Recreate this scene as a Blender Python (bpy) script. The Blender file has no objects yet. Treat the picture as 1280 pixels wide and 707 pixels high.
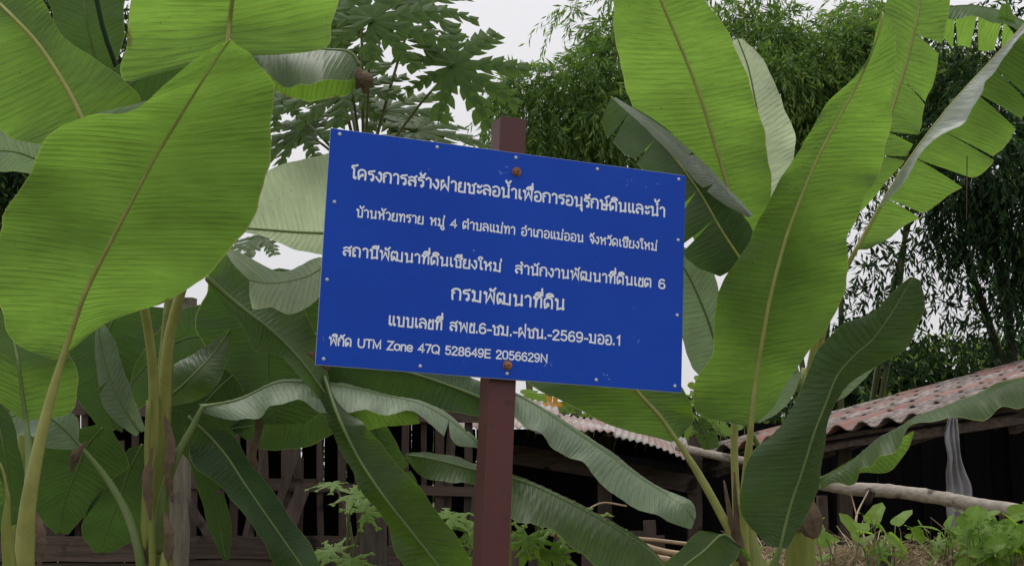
import bpy, math, random
import numpy as np
from mathutils import Vector, Matrix

# ------------------------------------------------------------------ camera, world, light
S = bpy.context.scene
COL = S.collection
F_PX, CX, CY = 1700.0, 640.0, 353.5
PITCH = math.radians(8.0)
CAM = Vector((0, 0, 1.5))
FW = Vector((0, math.cos(PITCH), math.sin(PITCH)))
UP = Vector((0, -math.sin(PITCH), math.cos(PITCH)))
RT = Vector((1, 0, 0))
cd = bpy.data.cameras.new('camera')
cd.sensor_width = 36.0
cd.lens = 36.0 * F_PX / 1280.0
cd.clip_start = 0.05
cd.clip_end = 3000
cam = bpy.data.objects.new('camera', cd)
cam.location = CAM
cam.rotation_euler = (math.radians(90) + PITCH, 0, 0)
COL.objects.link(cam)
S.camera = cam

SUN_EL, SUN_AZ = math.radians(62), math.radians(-25)     # high, a little left, beyond the sign
w = bpy.data.worlds.new("World")
S.world = w
w.use_nodes = True
nt = w.node_tree
nt.nodes.clear()
out = nt.nodes.new('ShaderNodeOutputWorld')
bg = nt.nodes.new('ShaderNodeBackground')
sky = nt.nodes.new('ShaderNodeTexSky')
sky.sky_type = 'NISHITA'
sky.sun_disc = False
sky.sun_elevation = SUN_EL
sky.sun_rotation = SUN_AZ
sky.dust_density = 4.0
hs = nt.nodes.new('ShaderNodeMix'); hs.data_type = 'RGBA'
hs.inputs[0].default_value = 0.93                        # a closed, bright cloud deck in front of the blue
tc = nt.nodes.new('ShaderNodeTexCoord')
sx = nt.nodes.new('ShaderNodeSeparateXYZ')
mr = nt.nodes.new('ShaderNodeMapRange')
mr.inputs['From Min'].default_value = 0.0; mr.inputs['From Max'].default_value = 1.0
mr.inputs['To Min'].default_value = 7.4; mr.inputs['To Max'].default_value = 12.5
nz = nt.nodes.new('ShaderNodeTexNoise'); nz.inputs['Scale'].default_value = 2.2; nz.inputs['Detail'].default_value = 5
mn = nt.nodes.new('ShaderNodeMapRange'); mn.inputs['To Min'].default_value = 0.86; mn.inputs['To Max'].default_value = 1.10
mm = nt.nodes.new('ShaderNodeMath'); mm.operation = 'MULTIPLY'
cmb = nt.nodes.new('ShaderNodeVectorMath'); cmb.operation = 'SCALE'
cmb.inputs[0].default_value = (0.985, 0.975, 1.0)
L = nt.links.new
L(tc.outputs['Generated'], sx.inputs[0]); L(sx.outputs[2], mr.inputs['Value'])
L(tc.outputs['Generated'], nz.inputs['Vector']); L(nz.outputs[0], mn.inputs['Value'])
L(mr.outputs[0], mm.inputs[0]); L(mn.outputs[0], mm.inputs[1])
L(mm.outputs[0], cmb.inputs['Scale'])
L(sky.outputs[0], hs.inputs[6]); L(cmb.outputs[0], hs.inputs[7])
L(hs.outputs[2], bg.inputs[0]); L(bg.outputs[0], out.inputs[0])
bg.inputs[1].default_value = 0.1

sd = bpy.data.lights.new('sun', 'SUN')
sd.energy = 1.4
sd.angle = math.radians(20)
sd.color = (1.0, 0.97, 0.92)
sun = bpy.data.objects.new('sun', sd)
sdir = Vector((math.sin(SUN_AZ) * math.cos(SUN_EL), math.cos(SUN_AZ) * math.cos(SUN_EL), math.sin(SUN_EL)))
sun.rotation_euler = sdir.to_track_quat('Z', 'Y').to_euler()
COL.objects.link(sun)
S.view_settings.view_transform = 'Standard'
S.view_settings.look = 'None'
S.view_settings.exposure = 0.0
S.view_settings.gamma = 1.0

# ------------------------------------------------------------------ helpers
def P(px, py, d):
    """world point seen at photo pixel (px, py), d metres ahead of the camera"""
    px, py, d = float(px), float(py), float(d)
    return CAM + d * (FW + (px - CX) / F_PX * RT + (CY - py) / F_PX * UP)

def mesh_obj(name, v, f, mat, parent=None, smooth=False, uv=None, kind=None, matidx=None):
    me = bpy.data.meshes.new(name)
    me.from_pydata([tuple(p) for p in v], [], f)
    for m in (mat if isinstance(mat, (list, tuple)) else [mat]):
        me.materials.append(m)
    if smooth:
        me.polygons.foreach_set('use_smooth', [True] * len(me.polygons))
    if matidx is not None:
        me.polygons.foreach_set('material_index', matidx)
    if uv is not None:
        ul = me.uv_layers.new(name='UVMap')
        li = np.empty(len(me.loops), dtype=np.int32)
        me.loops.foreach_get('vertex_index', li)
        ul.data.foreach_set('uv', np.asarray(uv, dtype=np.float32)[li].ravel())
    me.update()
    o = bpy.data.objects.new(name, me)
    COL.objects.link(o)
    if parent is not None:
        o.parent = parent
        o.matrix_parent_inverse = parent.matrix_world.inverted() if False else Matrix.Translation(-Vector(parent.location))
    if kind:
        o['kind'] = kind
    return o

def thing(name, loc, label, cat, group=None):
    o = bpy.data.objects.new(name, None)
    o.empty_display_size = 0.1
    o.location = loc
    COL.objects.link(o)
    o['label'] = label; o['category'] = cat
    if group: o['group'] = group
    return o

def tag(o, label, cat, group=None):
    o['label'] = label; o['category'] = cat
    if group: o['group'] = group
    return o

class MB:
    def __init__(s): s.v = []; s.f = []
    def add(s, v, f):
        n = len(s.v); s.v += [Vector(p) for p in v]; s.f += [tuple(i + n for i in q) for q in f]
    def box(s, a, b, wv, tv):
        """bar from a to b, half-vectors wv, tv"""
        a, b, wv, tv = Vector(a), Vector(b), Vector(wv), Vector(tv)
        v = [a - wv - tv, a + wv - tv, a + wv + tv, a - wv + tv, b - wv - tv, b + wv - tv, b + wv + tv, b - wv + tv]
        s.add(v, [(0, 3, 2, 1), (4, 5, 6, 7), (0, 1, 5, 4), (1, 2, 6, 5), (2, 3, 7, 6), (3, 0, 4, 7)])
    def tube(s, pts, rad, n=8, squash=1.0, cap=True):
        pts = [Vector(p) for p in pts]
        rings = []
        up = Vector((0, -1, 0.2))
        for i, p in enumerate(pts):
            t = (pts[min(i + 1, len(pts) - 1)] - pts[max(i - 1, 0)])
            if t.length < 1e-9: t = Vector((0, 0, 1))
            t.normalize()
            u = up - up.dot(t) * t
            if u.length < 1e-3: u = Vector((1, 0, 0))
            u.normalize(); b = t.cross(u)
            r = rad[i] if isinstance(rad, (list, tuple)) else rad
            rings.append([p + r * (math.cos(2 * math.pi * k / n) * b + squash * math.sin(2 * math.pi * k / n) * u) for k in range(n)])
        v = [q for r in rings for q in r]
        f = [(i * n + k, i * n + (k + 1) % n, (i + 1) * n + (k + 1) % n, (i + 1) * n + k) for i in range(len(pts) - 1) for k in range(n)]
        if cap:
            f += [tuple(range(n - 1, -1, -1)), tuple((len(pts) - 1) * n + k for k in range(n))]
        s.add(v, f)
    def build(s, name, mat, parent=None, smooth=False, kind=None):
        return mesh_obj(name, s.v, s.f, mat, parent, smooth, kind=kind)

def cr(rows, n):
    """Catmull-Rom through rows (k x m array), n samples, chord-length parameter on first 3 columns"""
    A = np.asarray(rows, float)
    if len(A) == 2:
        t = np.linspace(0, 1, n)[:, None]; return A[0] * (1 - t) + A[1] * t
    d = np.r_[0, np.cumsum(np.linalg.norm(np.diff(A[:, :3], axis=0), axis=1) ** 0.7 + 1e-6)]
    T = np.linspace(0, d[-1], n)
    E = np.vstack([2 * A[0] - A[1], A, 2 * A[-1] - A[-2]])
    k = np.r_[2 * d[0] - d[1], d, 2 * d[-1] - d[-2]]
    res = []
    for t in T:
        i = min(max(int(np.searchsorted(d, t, side='right')) - 1, 0), len(A) - 2)
        p0, p1, p2, p3 = E[i], E[i + 1], E[i + 2], E[i + 3]
        k0, k1, k2, k3 = k[i], k[i + 1], k[i + 2], k[i + 3]
        m1 = ((p1 - p0) / (k1 - k0) - (p2 - p0) / (k2 - k0) + (p2 - p1) / (k2 - k1)) * (k2 - k1)
        m2 = ((p2 - p1) / (k2 - k1) - (p3 - p1) / (k3 - k1) + (p3 - p2) / (k3 - k2)) * (k2 - k1)
        u = (t - k1) / (k2 - k1)
        res.append((2 * u**3 - 3 * u**2 + 1) * p1 + (u**3 - 2 * u**2 + u) * m1 + (-2 * u**3 + 3 * u**2) * p2 + (u**3 - u**2) * m2)
    return np.array(res)

def curve_pts(pts, n):
    return [Vector(p) for p in cr([tuple(p) for p in pts], n)]

# ------------------------------------------------------------------ materials
def new_mat(name):
    m = bpy.data.materials.new(name); m.use_nodes = True
    m.node_tree.nodes.clear()
    return m, m.node_tree.nodes, m.node_tree.links.new

def rgb(c, k=1.0): return (c[0] * k, c[1] * k, c[2] * k, 1)

def mat_noise(name, c1, c2, scale=8, rough=0.8, bump=0.3, stretch=(1, 1, 1), detail=8, spec=0.3, metal=0, c3=None, dist=0.01, sc3=3, thr3=(0.55, 0.7), rnd=0.0):
    m, N, K = new_mat(name)
    o = N.new('ShaderNodeOutputMaterial'); p = N.new('ShaderNodeBsdfPrincipled')
    t = N.new('ShaderNodeTexCoord'); mp = N.new('ShaderNodeMapping'); mp.inputs['Scale'].default_value = stretch
    n = N.new('ShaderNodeTexNoise'); n.inputs['Scale'].default_value = scale; n.inputs['Detail'].default_value = detail; n.inputs['Roughness'].default_value = 0.65
    mx = N.new('ShaderNodeMix'); mx.data_type = 'RGBA'; mx.inputs[6].default_value = rgb(c1); mx.inputs[7].default_value = rgb(c2)
    r = N.new('ShaderNodeMapRange'); r.inputs['From Min'].default_value = 0.3; r.inputs['From Max'].default_value = 0.7
    K(t.outputs['Object'], mp.inputs[0]); K(mp.outputs[0], n.inputs['Vector']); K(n.outputs[0], r.inputs['Value']); K(r.outputs[0], mx.inputs[0])
    col = mx.outputs[2]
    if c3:
        n3 = N.new('ShaderNodeTexNoise'); n3.inputs['Scale'].default_value = sc3; n3.inputs['Detail'].default_value = 6
        r3 = N.new('ShaderNodeMapRange'); r3.inputs['From Min'].default_value = thr3[0]; r3.inputs['From Max'].default_value = thr3[1]
        m3 = N.new('ShaderNodeMix'); m3.data_type = 'RGBA'; m3.inputs[7].default_value = rgb(c3)
        K(t.outputs['Object'], n3.inputs['Vector']); K(n3.outputs[0], r3.inputs['Value']); K(r3.outputs[0], m3.inputs[0]); K(col, m3.inputs[6]); col = m3.outputs[2]
    if rnd:
        oi = N.new('ShaderNodeObjectInfo'); rr = N.new('ShaderNodeMapRange'); rr.inputs['To Min'].default_value = 1 - rnd; rr.inputs['To Max'].default_value = 1 + rnd
        hv = N.new('ShaderNodeHueSaturation'); K(oi.outputs['Random'], rr.inputs['Value']); K(rr.outputs[0], hv.inputs['Value']); K(col, hv.inputs['Color']); col = hv.outputs[0]
    K(col, p.inputs['Base Color'])
    p.inputs['Roughness'].default_value = rough; p.inputs['Specular IOR Level'].default_value = spec; p.inputs['Metallic'].default_value = metal
    b = N.new('ShaderNodeBump'); b.inputs['Strength'].default_value = bump; b.inputs['Distance'].default_value = dist
    K(n.outputs[0], b.inputs['Height']); K(b.outputs[0], p.inputs['Normal'])
    K(p.outputs[0], o.inputs[0])
    return m

def mat_leaf(name, top, under, trans, tmix=0.5, rough=0.42, vein_shade=0.5, edge=(0.30, 0.38, 0.09), spec=0.45, veinscale=70, wax=0.0):
    """banana blade: UV = (metres along the midrib, -1..1 across)"""
    m, N, K = new_mat(name)
    o = N.new('ShaderNodeOutputMaterial'); p = N.new('ShaderNodeBsdfPrincipled')
    uv = N.new('ShaderNodeUVMap'); sp = N.new('ShaderNodeSeparateXYZ'); K(uv.outputs[0], sp.inputs[0])
    ab = N.new('ShaderNodeMath'); ab.operation = 'ABSOLUTE'; K(sp.outputs[1], ab.inputs[0])
    ml = N.new('ShaderNodeMath'); ml.operation = 'MULTIPLY_ADD'; ml.inputs[1].default_value = -0.05; K(ab.outputs[0], ml.inputs[0]); K(sp.outputs[0], ml.inputs[2])
    cb = N.new('ShaderNodeCombineXYZ'); K(ml.outputs[0], cb.inputs[0])
    sg = N.new('ShaderNodeMath'); sg.operation = 'MULTIPLY'; sg.inputs[1].default_value = 0.02; K(sp.outputs[1], sg.inputs[0]); K(sg.outputs[0], cb.inputs[1])
    n1 = N.new('ShaderNodeTexNoise'); n1.inputs['Scale'].default_value = veinscale; n1.inputs['Detail'].default_value = 3; n1.inputs['Roughness'].default_value = 0.55; K(cb.outputs[0], n1.inputs['Vector'])
    n2 = N.new('ShaderNodeTexNoise'); n2.inputs['Scale'].default_value = veinscale * 4; n2.inputs['Detail'].default_value = 2; K(cb.outputs[0], n2.inputs['Vector'])
    tc = N.new('ShaderNodeTexCoord')
    n3 = N.new('ShaderNodeTexNoise'); n3.inputs['Scale'].default_value = 3.5; n3.inputs['Detail'].default_value = 5; K(tc.outputs['Object'], n3.inputs['Vector'])
    # brightness factor from veins, painted corrugation shadow lines and blotches
    def mrange(src, a, b, lo, hi):
        r = N.new('ShaderNodeMapRange'); r.inputs['From Min'].default_value = a; r.inputs['From Max'].default_value = b
        r.inputs['To Min'].default_value = lo; r.inputs['To Max'].default_value = hi; K(src, r.inputs['Value']); return r.outputs[0]
    def mul(a, b):
        q = N.new('ShaderNodeMath'); q.operation = 'MULTIPLY'; K(a, q.inputs[0]); K(b, q.inputs[1]); return q.outputs[0]
    n5 = N.new('ShaderNodeTexNoise'); n5.inputs['Scale'].default_value = 5; n5.inputs['Detail'].default_value = 3; K(tc.outputs['Object'], n5.inputs['Vector'])
    ph = N.new('ShaderNodeMath'); ph.operation = 'MULTIPLY_ADD'; ph.inputs[1].default_value = 9.0; K(n1.outputs[0], ph.inputs[0])
    us = N.new('ShaderNodeMath'); us.operation = 'MULTIPLY'; us.inputs[1].default_value = 330.0; K(ml.outputs[0], us.inputs[0]); K(us.outputs[0], ph.inputs[2])
    sn = N.new('ShaderNodeMath'); sn.operation = 'SINE'; K(ph.outputs[0], sn.inputs[0])
    ridge = mul(mrange(sn.outputs[0], 0.1, 1.0, 0.0, 1.0), mrange(n5.outputs[0], 0.36, 0.64, 0.05, 1.1))
    f0 = mrange(ridge, 0.0, 1.0, 1.0, 1 - vein_shade * 0.62)  # ridge darkening: shadow lines between corrugations put into the colour
    f = mul(f0, mul(mul(mrange(n1.outputs[0], 0.3, 0.7, 1 - vein_shade * 0.28, 1 + vein_shade * 0.22), mrange(n2.outputs[0], 0.3, 0.7, 1 - vein_shade * 0.2, 1 + vein_shade * 0.2)), mrange(n3.outputs[0], 0.3, 0.7, 0.76, 1.16)))
    geo = N.new('ShaderNodeNewGeometry')
    mx = N.new('ShaderNodeMix'); mx.data_type = 'RGBA'; mx.inputs[6].default_value = rgb(top); mx.inputs[7].default_value = rgb(under); K(geo.outputs['Backfacing'], mx.inputs[0])
    # small tan and brown age specks
    n4 = N.new('ShaderNodeTexNoise'); n4.inputs['Scale'].default_value = 55; n4.inputs['Detail'].default_value = 2; K(tc.outputs['Object'], n4.inputs['Vector'])
    speck = mrange(n4.outputs[0], 0.74, 0.78, 0.0, 0.6)
    eg = mrange(ab.outputs[0], 0.982, 0.992, 0.0, 0.7)
    n6 = N.new('ShaderNodeTexNoise'); n6.inputs['Scale'].default_value = 7; n6.inputs['Detail'].default_value = 6; K(tc.outputs['Object'], n6.inputs['Vector'])
    drym = mul(mrange(ab.outputs[0], 0.94, 0.98, 0.0, 1.0), mrange(n6.outputs[0], 0.655, 0.69, 0.0, 0.8))
    def layer(c):
        v = N.new('ShaderNodeVectorMath'); v.operation = 'SCALE'; K(c, v.inputs[0]); K(f, v.inputs['Scale'])
        a = N.new('ShaderNodeMix'); a.data_type = 'RGBA'; a.inputs[7].default_value = rgb(edge); K(eg, a.inputs[0]); K(v.outputs[0], a.inputs[6])
        b = N.new('ShaderNodeMix'); b.data_type = 'RGBA'; b.inputs[7].default_value = (0.09, 0.07, 0.02, 1); K(speck, b.inputs[0]); K(a.outputs[2], b.inputs[6])
        c_ = N.new('ShaderNodeMix'); c_.data_type = 'RGBA'; c_.inputs[7].default_value = (0.13, 0.085, 0.03, 1); K(drym, c_.inputs[0]); K(b.outputs[2], c_.inputs[6])
        return c_.outputs[2]
    tr = N.new('ShaderNodeRGB'); tr.outputs[0].default_value = rgb(trans)
    K(layer(mx.outputs[2]), p.inputs['Base Color'])
    p.inputs['Roughness'].default_value = rough; p.inputs['Specular IOR Level'].default_value = spec
    if wax: p.inputs['Sheen Weight'].default_value = wax; p.inputs['Sheen Roughness'].default_value = 0.4
    tl = N.new('ShaderNodeBsdfTranslucent'); K(layer(tr.outputs[0]), tl.inputs[0])
    bp = N.new('ShaderNodeBump'); bp.inputs['Strength'].default_value = 0.42; bp.inputs['Distance'].default_value = 0.0035
    hh = N.new('ShaderNodeMath'); hh.operation = 'MULTIPLY_ADD'; hh.inputs[1].default_value = -0.8; K(ridge, hh.inputs[0]); K(n1.outputs[0], hh.inputs[2])
    K(hh.outputs[0], bp.inputs['Height']); K(bp.outputs[0], p.inputs['Normal']); K(bp.outputs[0], tl.inputs['Normal'])
    ms = N.new('ShaderNodeMixShader'); ms.inputs[0].default_value = tmix
    K(p.outputs[0], ms.inputs[1]); K(tl.outputs[0], ms.inputs[2]); K(ms.outputs[0], o.inputs[0])
    return m

def mat_foliage(name, c1, c2, trans, tmix=0.4, rough=0.5, scale=1.2):
    m, N, K = new_mat(name)
    o = N.new('ShaderNodeOutputMaterial'); p = N.new('ShaderNodeBsdfPrincipled')
    tc = N.new('ShaderNodeTexCoord'); n = N.new('ShaderNodeTexNoise'); n.inputs['Scale'].default_value = scale; n.inputs['Detail'].default_value = 8; n.inputs['Roughness'].default_value = 0.8
    r = N.new('ShaderNodeMapRange'); r.inputs['From Min'].default_value = 0.35; r.inputs['From Max'].default_value = 0.65
    mx = N.new('ShaderNodeMix'); mx.data_type = 'RGBA'; mx.inputs[6].default_value = rgb(c1); mx.inputs[7].default_value = rgb(c2)
    K(tc.outputs['Object'], n.inputs['Vector']); K(n.outputs[0], r.inputs['Value']); K(r.outputs[0], mx.inputs[0]); K(mx.outputs[2], p.inputs['Base Color'])
    p.inputs['Roughness'].default_value = rough; p.inputs['Specular IOR Level'].default_value = 0.14
    tl = N.new('ShaderNodeBsdfTranslucent'); tl.inputs[0].default_value = rgb(trans)
    ms = N.new('ShaderNodeMixShader'); ms.inputs[0].default_value = tmix
    K(p.outputs[0], ms.inputs[1]); K(tl.outputs[0], ms.inputs[2]); K(ms.outputs[0], o.inputs[0])
    return m

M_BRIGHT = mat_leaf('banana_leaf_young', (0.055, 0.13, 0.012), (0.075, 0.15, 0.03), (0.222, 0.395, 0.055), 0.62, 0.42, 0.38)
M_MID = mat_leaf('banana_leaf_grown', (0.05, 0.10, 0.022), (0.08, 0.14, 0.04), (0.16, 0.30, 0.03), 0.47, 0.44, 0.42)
M_DARK = mat_leaf('banana_leaf_shaded', (0.035, 0.085, 0.025), (0.06, 0.11, 0.04), (0.09, 0.17, 0.03), 0.4, 0.44, 0.34)  # darker, less translucent copy: shade on these leaves is in the colour
M_PALE = mat_leaf('banana_leaf_waxy', (0.20, 0.29, 0.17), (0.26, 0.35, 0.22), (0.22, 0.33, 0.14), 0.42, 0.5, 0.3, edge=(0.35, 0.36, 0.2))
M_WAXY = mat_leaf('banana_leaf_glaucous', (0.34, 0.42, 0.28), (0.42, 0.50, 0.36), (0.62, 0.74, 0.44), 0.6, 0.5, 0.3, edge=(0.5, 0.55, 0.35))
M_SILVER = mat_leaf('banana_leaf_sheen', (0.42, 0.47, 0.42), (0.46, 0.52, 0.46), (0.40, 0.46, 0.36), 0.45, 0.4, 0.35, edge=(0.45, 0.45, 0.35))  # pale grey base carries the sky gloss of the curled top side
M_RIB = mat_noise('banana_midrib', (0.40, 0.41, 0.13), (0.28, 0.29, 0.08), 14, 0.45, 0.15, (1, 1, 1), spec=0.4)
M_RIBG = mat_noise('banana_midrib_green', (0.12, 0.19, 0.06), (0.17, 0.22, 0.07), 14, 0.45, 0.15, spec=0.4)
M_STEM = mat_noise('banana_stem', (0.27, 0.28, 0.065), (0.15, 0.20, 0.04), 9, 0.4, 0.2, (6, 6, 0.6), c3=(0.06, 0.035, 0.02), sc3=6, thr3=(0.62, 0.7), spec=0.4)
M_DRY = mat_noise('dry_leaf', (0.20, 0.14, 0.09), (0.09, 0.06, 0.045), 20, 0.9, 0.5)
M_BARK = mat_noise('bark', (0.09, 0.075, 0.06), (0.04, 0.033, 0.028), 12, 0.9, 0.6, (3, 3, 0.6))
M_CANE = mat_noise('bamboo_cane', (0.16, 0.17, 0.06), (0.10, 0.12, 0.05), 12, 0.5, 0.2, (2, 2, 0.5))
M_BAM = mat_foliage('bamboo_foliage', (0.065, 0.13, 0.04), (0.13, 0.23, 0.07), (0.16, 0.30, 0.04))
M_BAMY = mat_foliage('bamboo_foliage_light', (0.13, 0.22, 0.05), (0.23, 0.33, 0.08), (0.30, 0.46, 0.06))
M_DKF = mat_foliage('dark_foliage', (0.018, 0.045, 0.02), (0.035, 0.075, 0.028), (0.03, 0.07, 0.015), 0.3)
M_PAP = mat_foliage('papaya_leaf', (0.06, 0.12, 0.025), (0.085, 0.16, 0.035), (0.16, 0.26, 0.02), 0.45, 0.5, 6)
M_LOWF = mat_foliage('low_leaf', (0.09, 0.19, 0.025), (0.22, 0.32, 0.07), (0.32, 0.55, 0.04), 0.45, 0.45, 9)
M_WOOD = mat_noise('weathered_wood', (0.105, 0.075, 0.06), (0.045, 0.034, 0.03), 7, 0.85, 0.6, (4, 4, 0.35), c3=(0.02, 0.015, 0.014), sc3=9, thr3=(0.6, 0.72), rnd=0.25)
M_WOODH = mat_noise('weathered_plank', (0.12, 0.085, 0.065), (0.04, 0.03, 0.026), 6, 0.9, 0.8, (0.4, 5, 7), c3=(0.015, 0.012, 0.01), sc3=7, thr3=(0.58, 0.68), rnd=0.2)
M_POSTW = mat_noise('grey_post_wood', (0.24, 0.21, 0.165), (0.13, 0.11, 0.085), 8, 0.9, 0.8, (5, 5, 0.5), c3=(0.05, 0.05, 0.035), sc3=5)
M_POLEW = mat_noise('bleached_branch', (0.46, 0.41, 0.35), (0.25, 0.21, 0.17), 12, 0.8, 0.5, (0.6, 4, 4), c3=(0.10, 0.08, 0.06), sc3=12, thr3=(0.58, 0.68))
M_BAMP = mat_noise('dry_bamboo', (0.46, 0.34, 0.21), (0.28, 0.2, 0.12), 12, 0.6, 0.3, (1, 4, 4))
M_TIN = mat_noise('rusty_roof_sheet', (0.36, 0.27, 0.25), (0.25, 0.15, 0.13), 5, 0.7, 0.3, c3=(0.40, 0.38, 0.35), sc3=2.2, thr3=(0.45, 0.6), dist=0.004)
M_TILE = mat_noise('grey_roof_tile', (0.38, 0.31, 0.285), (0.20, 0.16, 0.145), 16, 0.85, 0.5, c3=(0.09, 0.075, 0.065), sc3=7, thr3=(0.48, 0.62), dist=0.004, rnd=0.3)
M_TILER = mat_noise('red_roof_tile', (0.34, 0.125, 0.095), (0.26, 0.15, 0.125), 12, 0.85, 0.4, c3=(0.22, 0.17, 0.15), sc3=8, thr3=(0.45, 0.6), dist=0.004, rnd=0.15)
M_GROUND = mat_noise('soil', (0.17, 0.12, 0.08), (0.09, 0.075, 0.045), 3, 0.95, 0.8, c3=(0.05, 0.09, 0.025), sc3=0.7, thr3=(0.48, 0.6), dist=0.05)
M_STRAW = mat_noise('straw', (0.55, 0.44, 0.30), (0.30, 0.23, 0.15), 6, 0.85, 0.3)
M_CLOTH = mat_noise('grey_white_cloth', (0.36, 0.355, 0.37), (0.24, 0.235, 0.25), 9, 0.95, 0.3)
M_TINSHADE = mat_noise('shaded_roof_sheet', (0.09, 0.065, 0.055), (0.05, 0.035, 0.03), 6, 0.8, 0.3)  # darkened sheet colour holds the shade at the left end
M_SHADEW = mat_noise('shade_board', (0.009, 0.008, 0.009), (0.005, 0.0045, 0.005), 6, 0.95, 0.4, (4, 4, 0.4), spec=0.05)  # near-black base: the shade inside the sheds is put into the colour
M_MAROON = mat_noise('maroon_paint', (0.110, 0.028, 0.026), (0.080, 0.022, 0.021), 5, 0.45, 0.08, c3=(0.05, 0.022, 0.02), sc3=22, thr3=(0.62, 0.72), spec=0.45)
M_RUST = mat_noise('rusty_bolt', (0.46, 0.22, 0.12), (0.20, 0.085, 0.05), 60, 0.5, 0.4, metal=0.35, spec=0.5)
M_RIVET = mat_noise('rivet_metal', (0.62, 0.66, 0.72), (0.5, 0.54, 0.6), 30, 0.35, 0.1, metal=0.3)
M_ALU = mat_noise('sheet_edge', (0.45, 0.5, 0.6), (0.35, 0.4, 0.5), 30, 0.4, 0.1, metal=0.5)
M_LET = mat_noise('white_lettering', (0.90, 0.95, 1.0), (0.87, 0.93, 1.0), 30, 0.4, 0.02)
M_YEL = mat_noise('orange_petal', (0.75, 0.28, 0.02), (0.8, 0.4, 0.04), 30, 0.6, 0.1)

# ------------------------------------------------------------------ ground
def ground_z(x, y):
    z = 0.25
    b = 1 / (1 + math.exp(-max(-40, min(40, (x - 0.55) * 4.0))))
    z += b * 0.87 * math.exp(-min(60, ((y - 6.4) / 0.95) ** 2))
    z += 0.05 * math.sin(x * 1.7 + 0.4) * math.sin(y * 1.3)
    return z
xs = sorted(set([-1500, -600, -200, -80, -35, -18] + [round(-10 + 0.25 * i, 3) for i in range(81)] + [18, 35, 80, 200, 600, 1500]))
ys = sorted(set([-1500, -500, -150, -50, -15] + [round(-4 + 0.25 * i, 3) for i in range(97)] + [30, 50, 100, 250, 700, 1500]))
gv = []; gf = []
for y in ys:
    for x in xs:
        gv.append((x, y, ground_z(x, y) + (random.Random(int(x * 131 + y * 977)).uniform(-.015, .015) if abs(x) < 12 and -4 < y < 22 else 0)))
for j in range(len(ys) - 1):
    for i in range(len(xs) - 1):
        a = j * len(xs) + i; gf.append((a, a + 1, a + 1 + len(xs), a + len(xs)))
mesh_obj('ground', gv, gf, M_GROUND, smooth=True, kind='structure')

# ------------------------------------------------------------------ the signboard
def c2w(v): return v[0] * RT + v[1] * UP - v[2] * FW
r1 = c2w((0.93969, -0.11553, -0.32192)).normalized(); r2 = c2w((0.02059, 0.98632, -0.16357)).normalized()
dt = r1.dot(r2); r1, r2 = (r1 - 0.5 * dt * r2).normalized(), (r2 - 0.5 * dt * r1).normalized()
r3 = r1.cross(r2).normalized()
SC = CAM + c2w((-0.00138, 0.05825, -4.27477))
def sg(x, y, z=0.0): return SC + x * r1 + y * r2 + z * r3
SW, SH = 0.6, 0.3609
base = sg(0, -2.1, -0.05)
sign = thing('signboard', (base.x, base.y, ground_z(base.x, base.y)), 'blue metal sign with white Thai lettering bolted to a maroon square post', 'sign')

m, N, K = new_mat('blue_enamel')
o_ = N.new('ShaderNodeOutputMaterial'); p_ = N.new('ShaderNodeBsdfPrincipled')
tc_ = N.new('ShaderNodeTexCoord'); n_ = N.new('ShaderNodeTexNoise'); n_.inputs['Scale'].default_value = 2.2; n_.inputs['Detail'].default_value = 4
mx_ = N.new('ShaderNodeMix'); mx_.data_type = 'RGBA'; mx_.inputs[6].default_value = (0.004, 0.048, 0.40, 1); mx_.inputs[7].default_value = (0.008, 0.082, 0.60, 1)
K(tc_.outputs['Object'], n_.inputs['Vector']); K(n_.outputs[0], mx_.inputs[0])
# faint pale scuffs
n2_ = N.new('ShaderNodeTexNoise'); n2_.inputs['Scale'].default_value = 26; n2_.inputs['Detail'].default_value = 3
n3_ = N.new('ShaderNodeTexNoise'); n3_.inputs['Scale'].default_value = 3.1
mu_ = N.new('ShaderNodeMath'); mu_.operation = 'MULTIPLY'
K(tc_.outputs['Object'], n2_.inputs['Vector']); K(tc_.outputs['Object'], n3_.inputs['Vector'])
a_ = N.new('ShaderNodeMapRange'); a_.inputs['From Min'].default_value = 0.68; a_.inputs['From Max'].default_value = 0.74; K(n2_.outputs[0], a_.inputs['Value'])
b_ = N.new('ShaderNodeMapRange'); b_.inputs['From Min'].default_value = 0.55; b_.inputs['From Max'].default_value = 0.65; b_.inputs['To Max'].default_value = 0.35; K(n3_.outputs[0], b_.inputs['Value'])
K(a_.outputs[0], mu_.inputs[0]); K(b_.outputs[0], mu_.inputs[1])
m2_ = N.new('ShaderNodeMix'); m2_.data_type = 'RGBA'; m2_.inputs[7].default_value = (0.12, 0.25, 0.7, 1)
K(mu_.outputs[0], m2_.inputs[0]); K(mx_.outputs[2], m2_.inputs[6]); K(m2_.outputs[2], p_.inputs['Base Color'])
p_.inputs['Roughness'].default_value = 0.28; p_.inputs['Specular IOR Level'].default_value = 0.16
bp_ = N.new('ShaderNodeBump'); bp_.inputs['Strength'].default_value = 0.25; bp_.inputs['Distance'].default_value = 0.02; K(n_.outputs[0], bp_.inputs['Height']); K(bp_.outputs[0], p_.inputs['Normal'])
K(p_.outputs[0], o_.inputs[0])
M_BLUE = m

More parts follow.
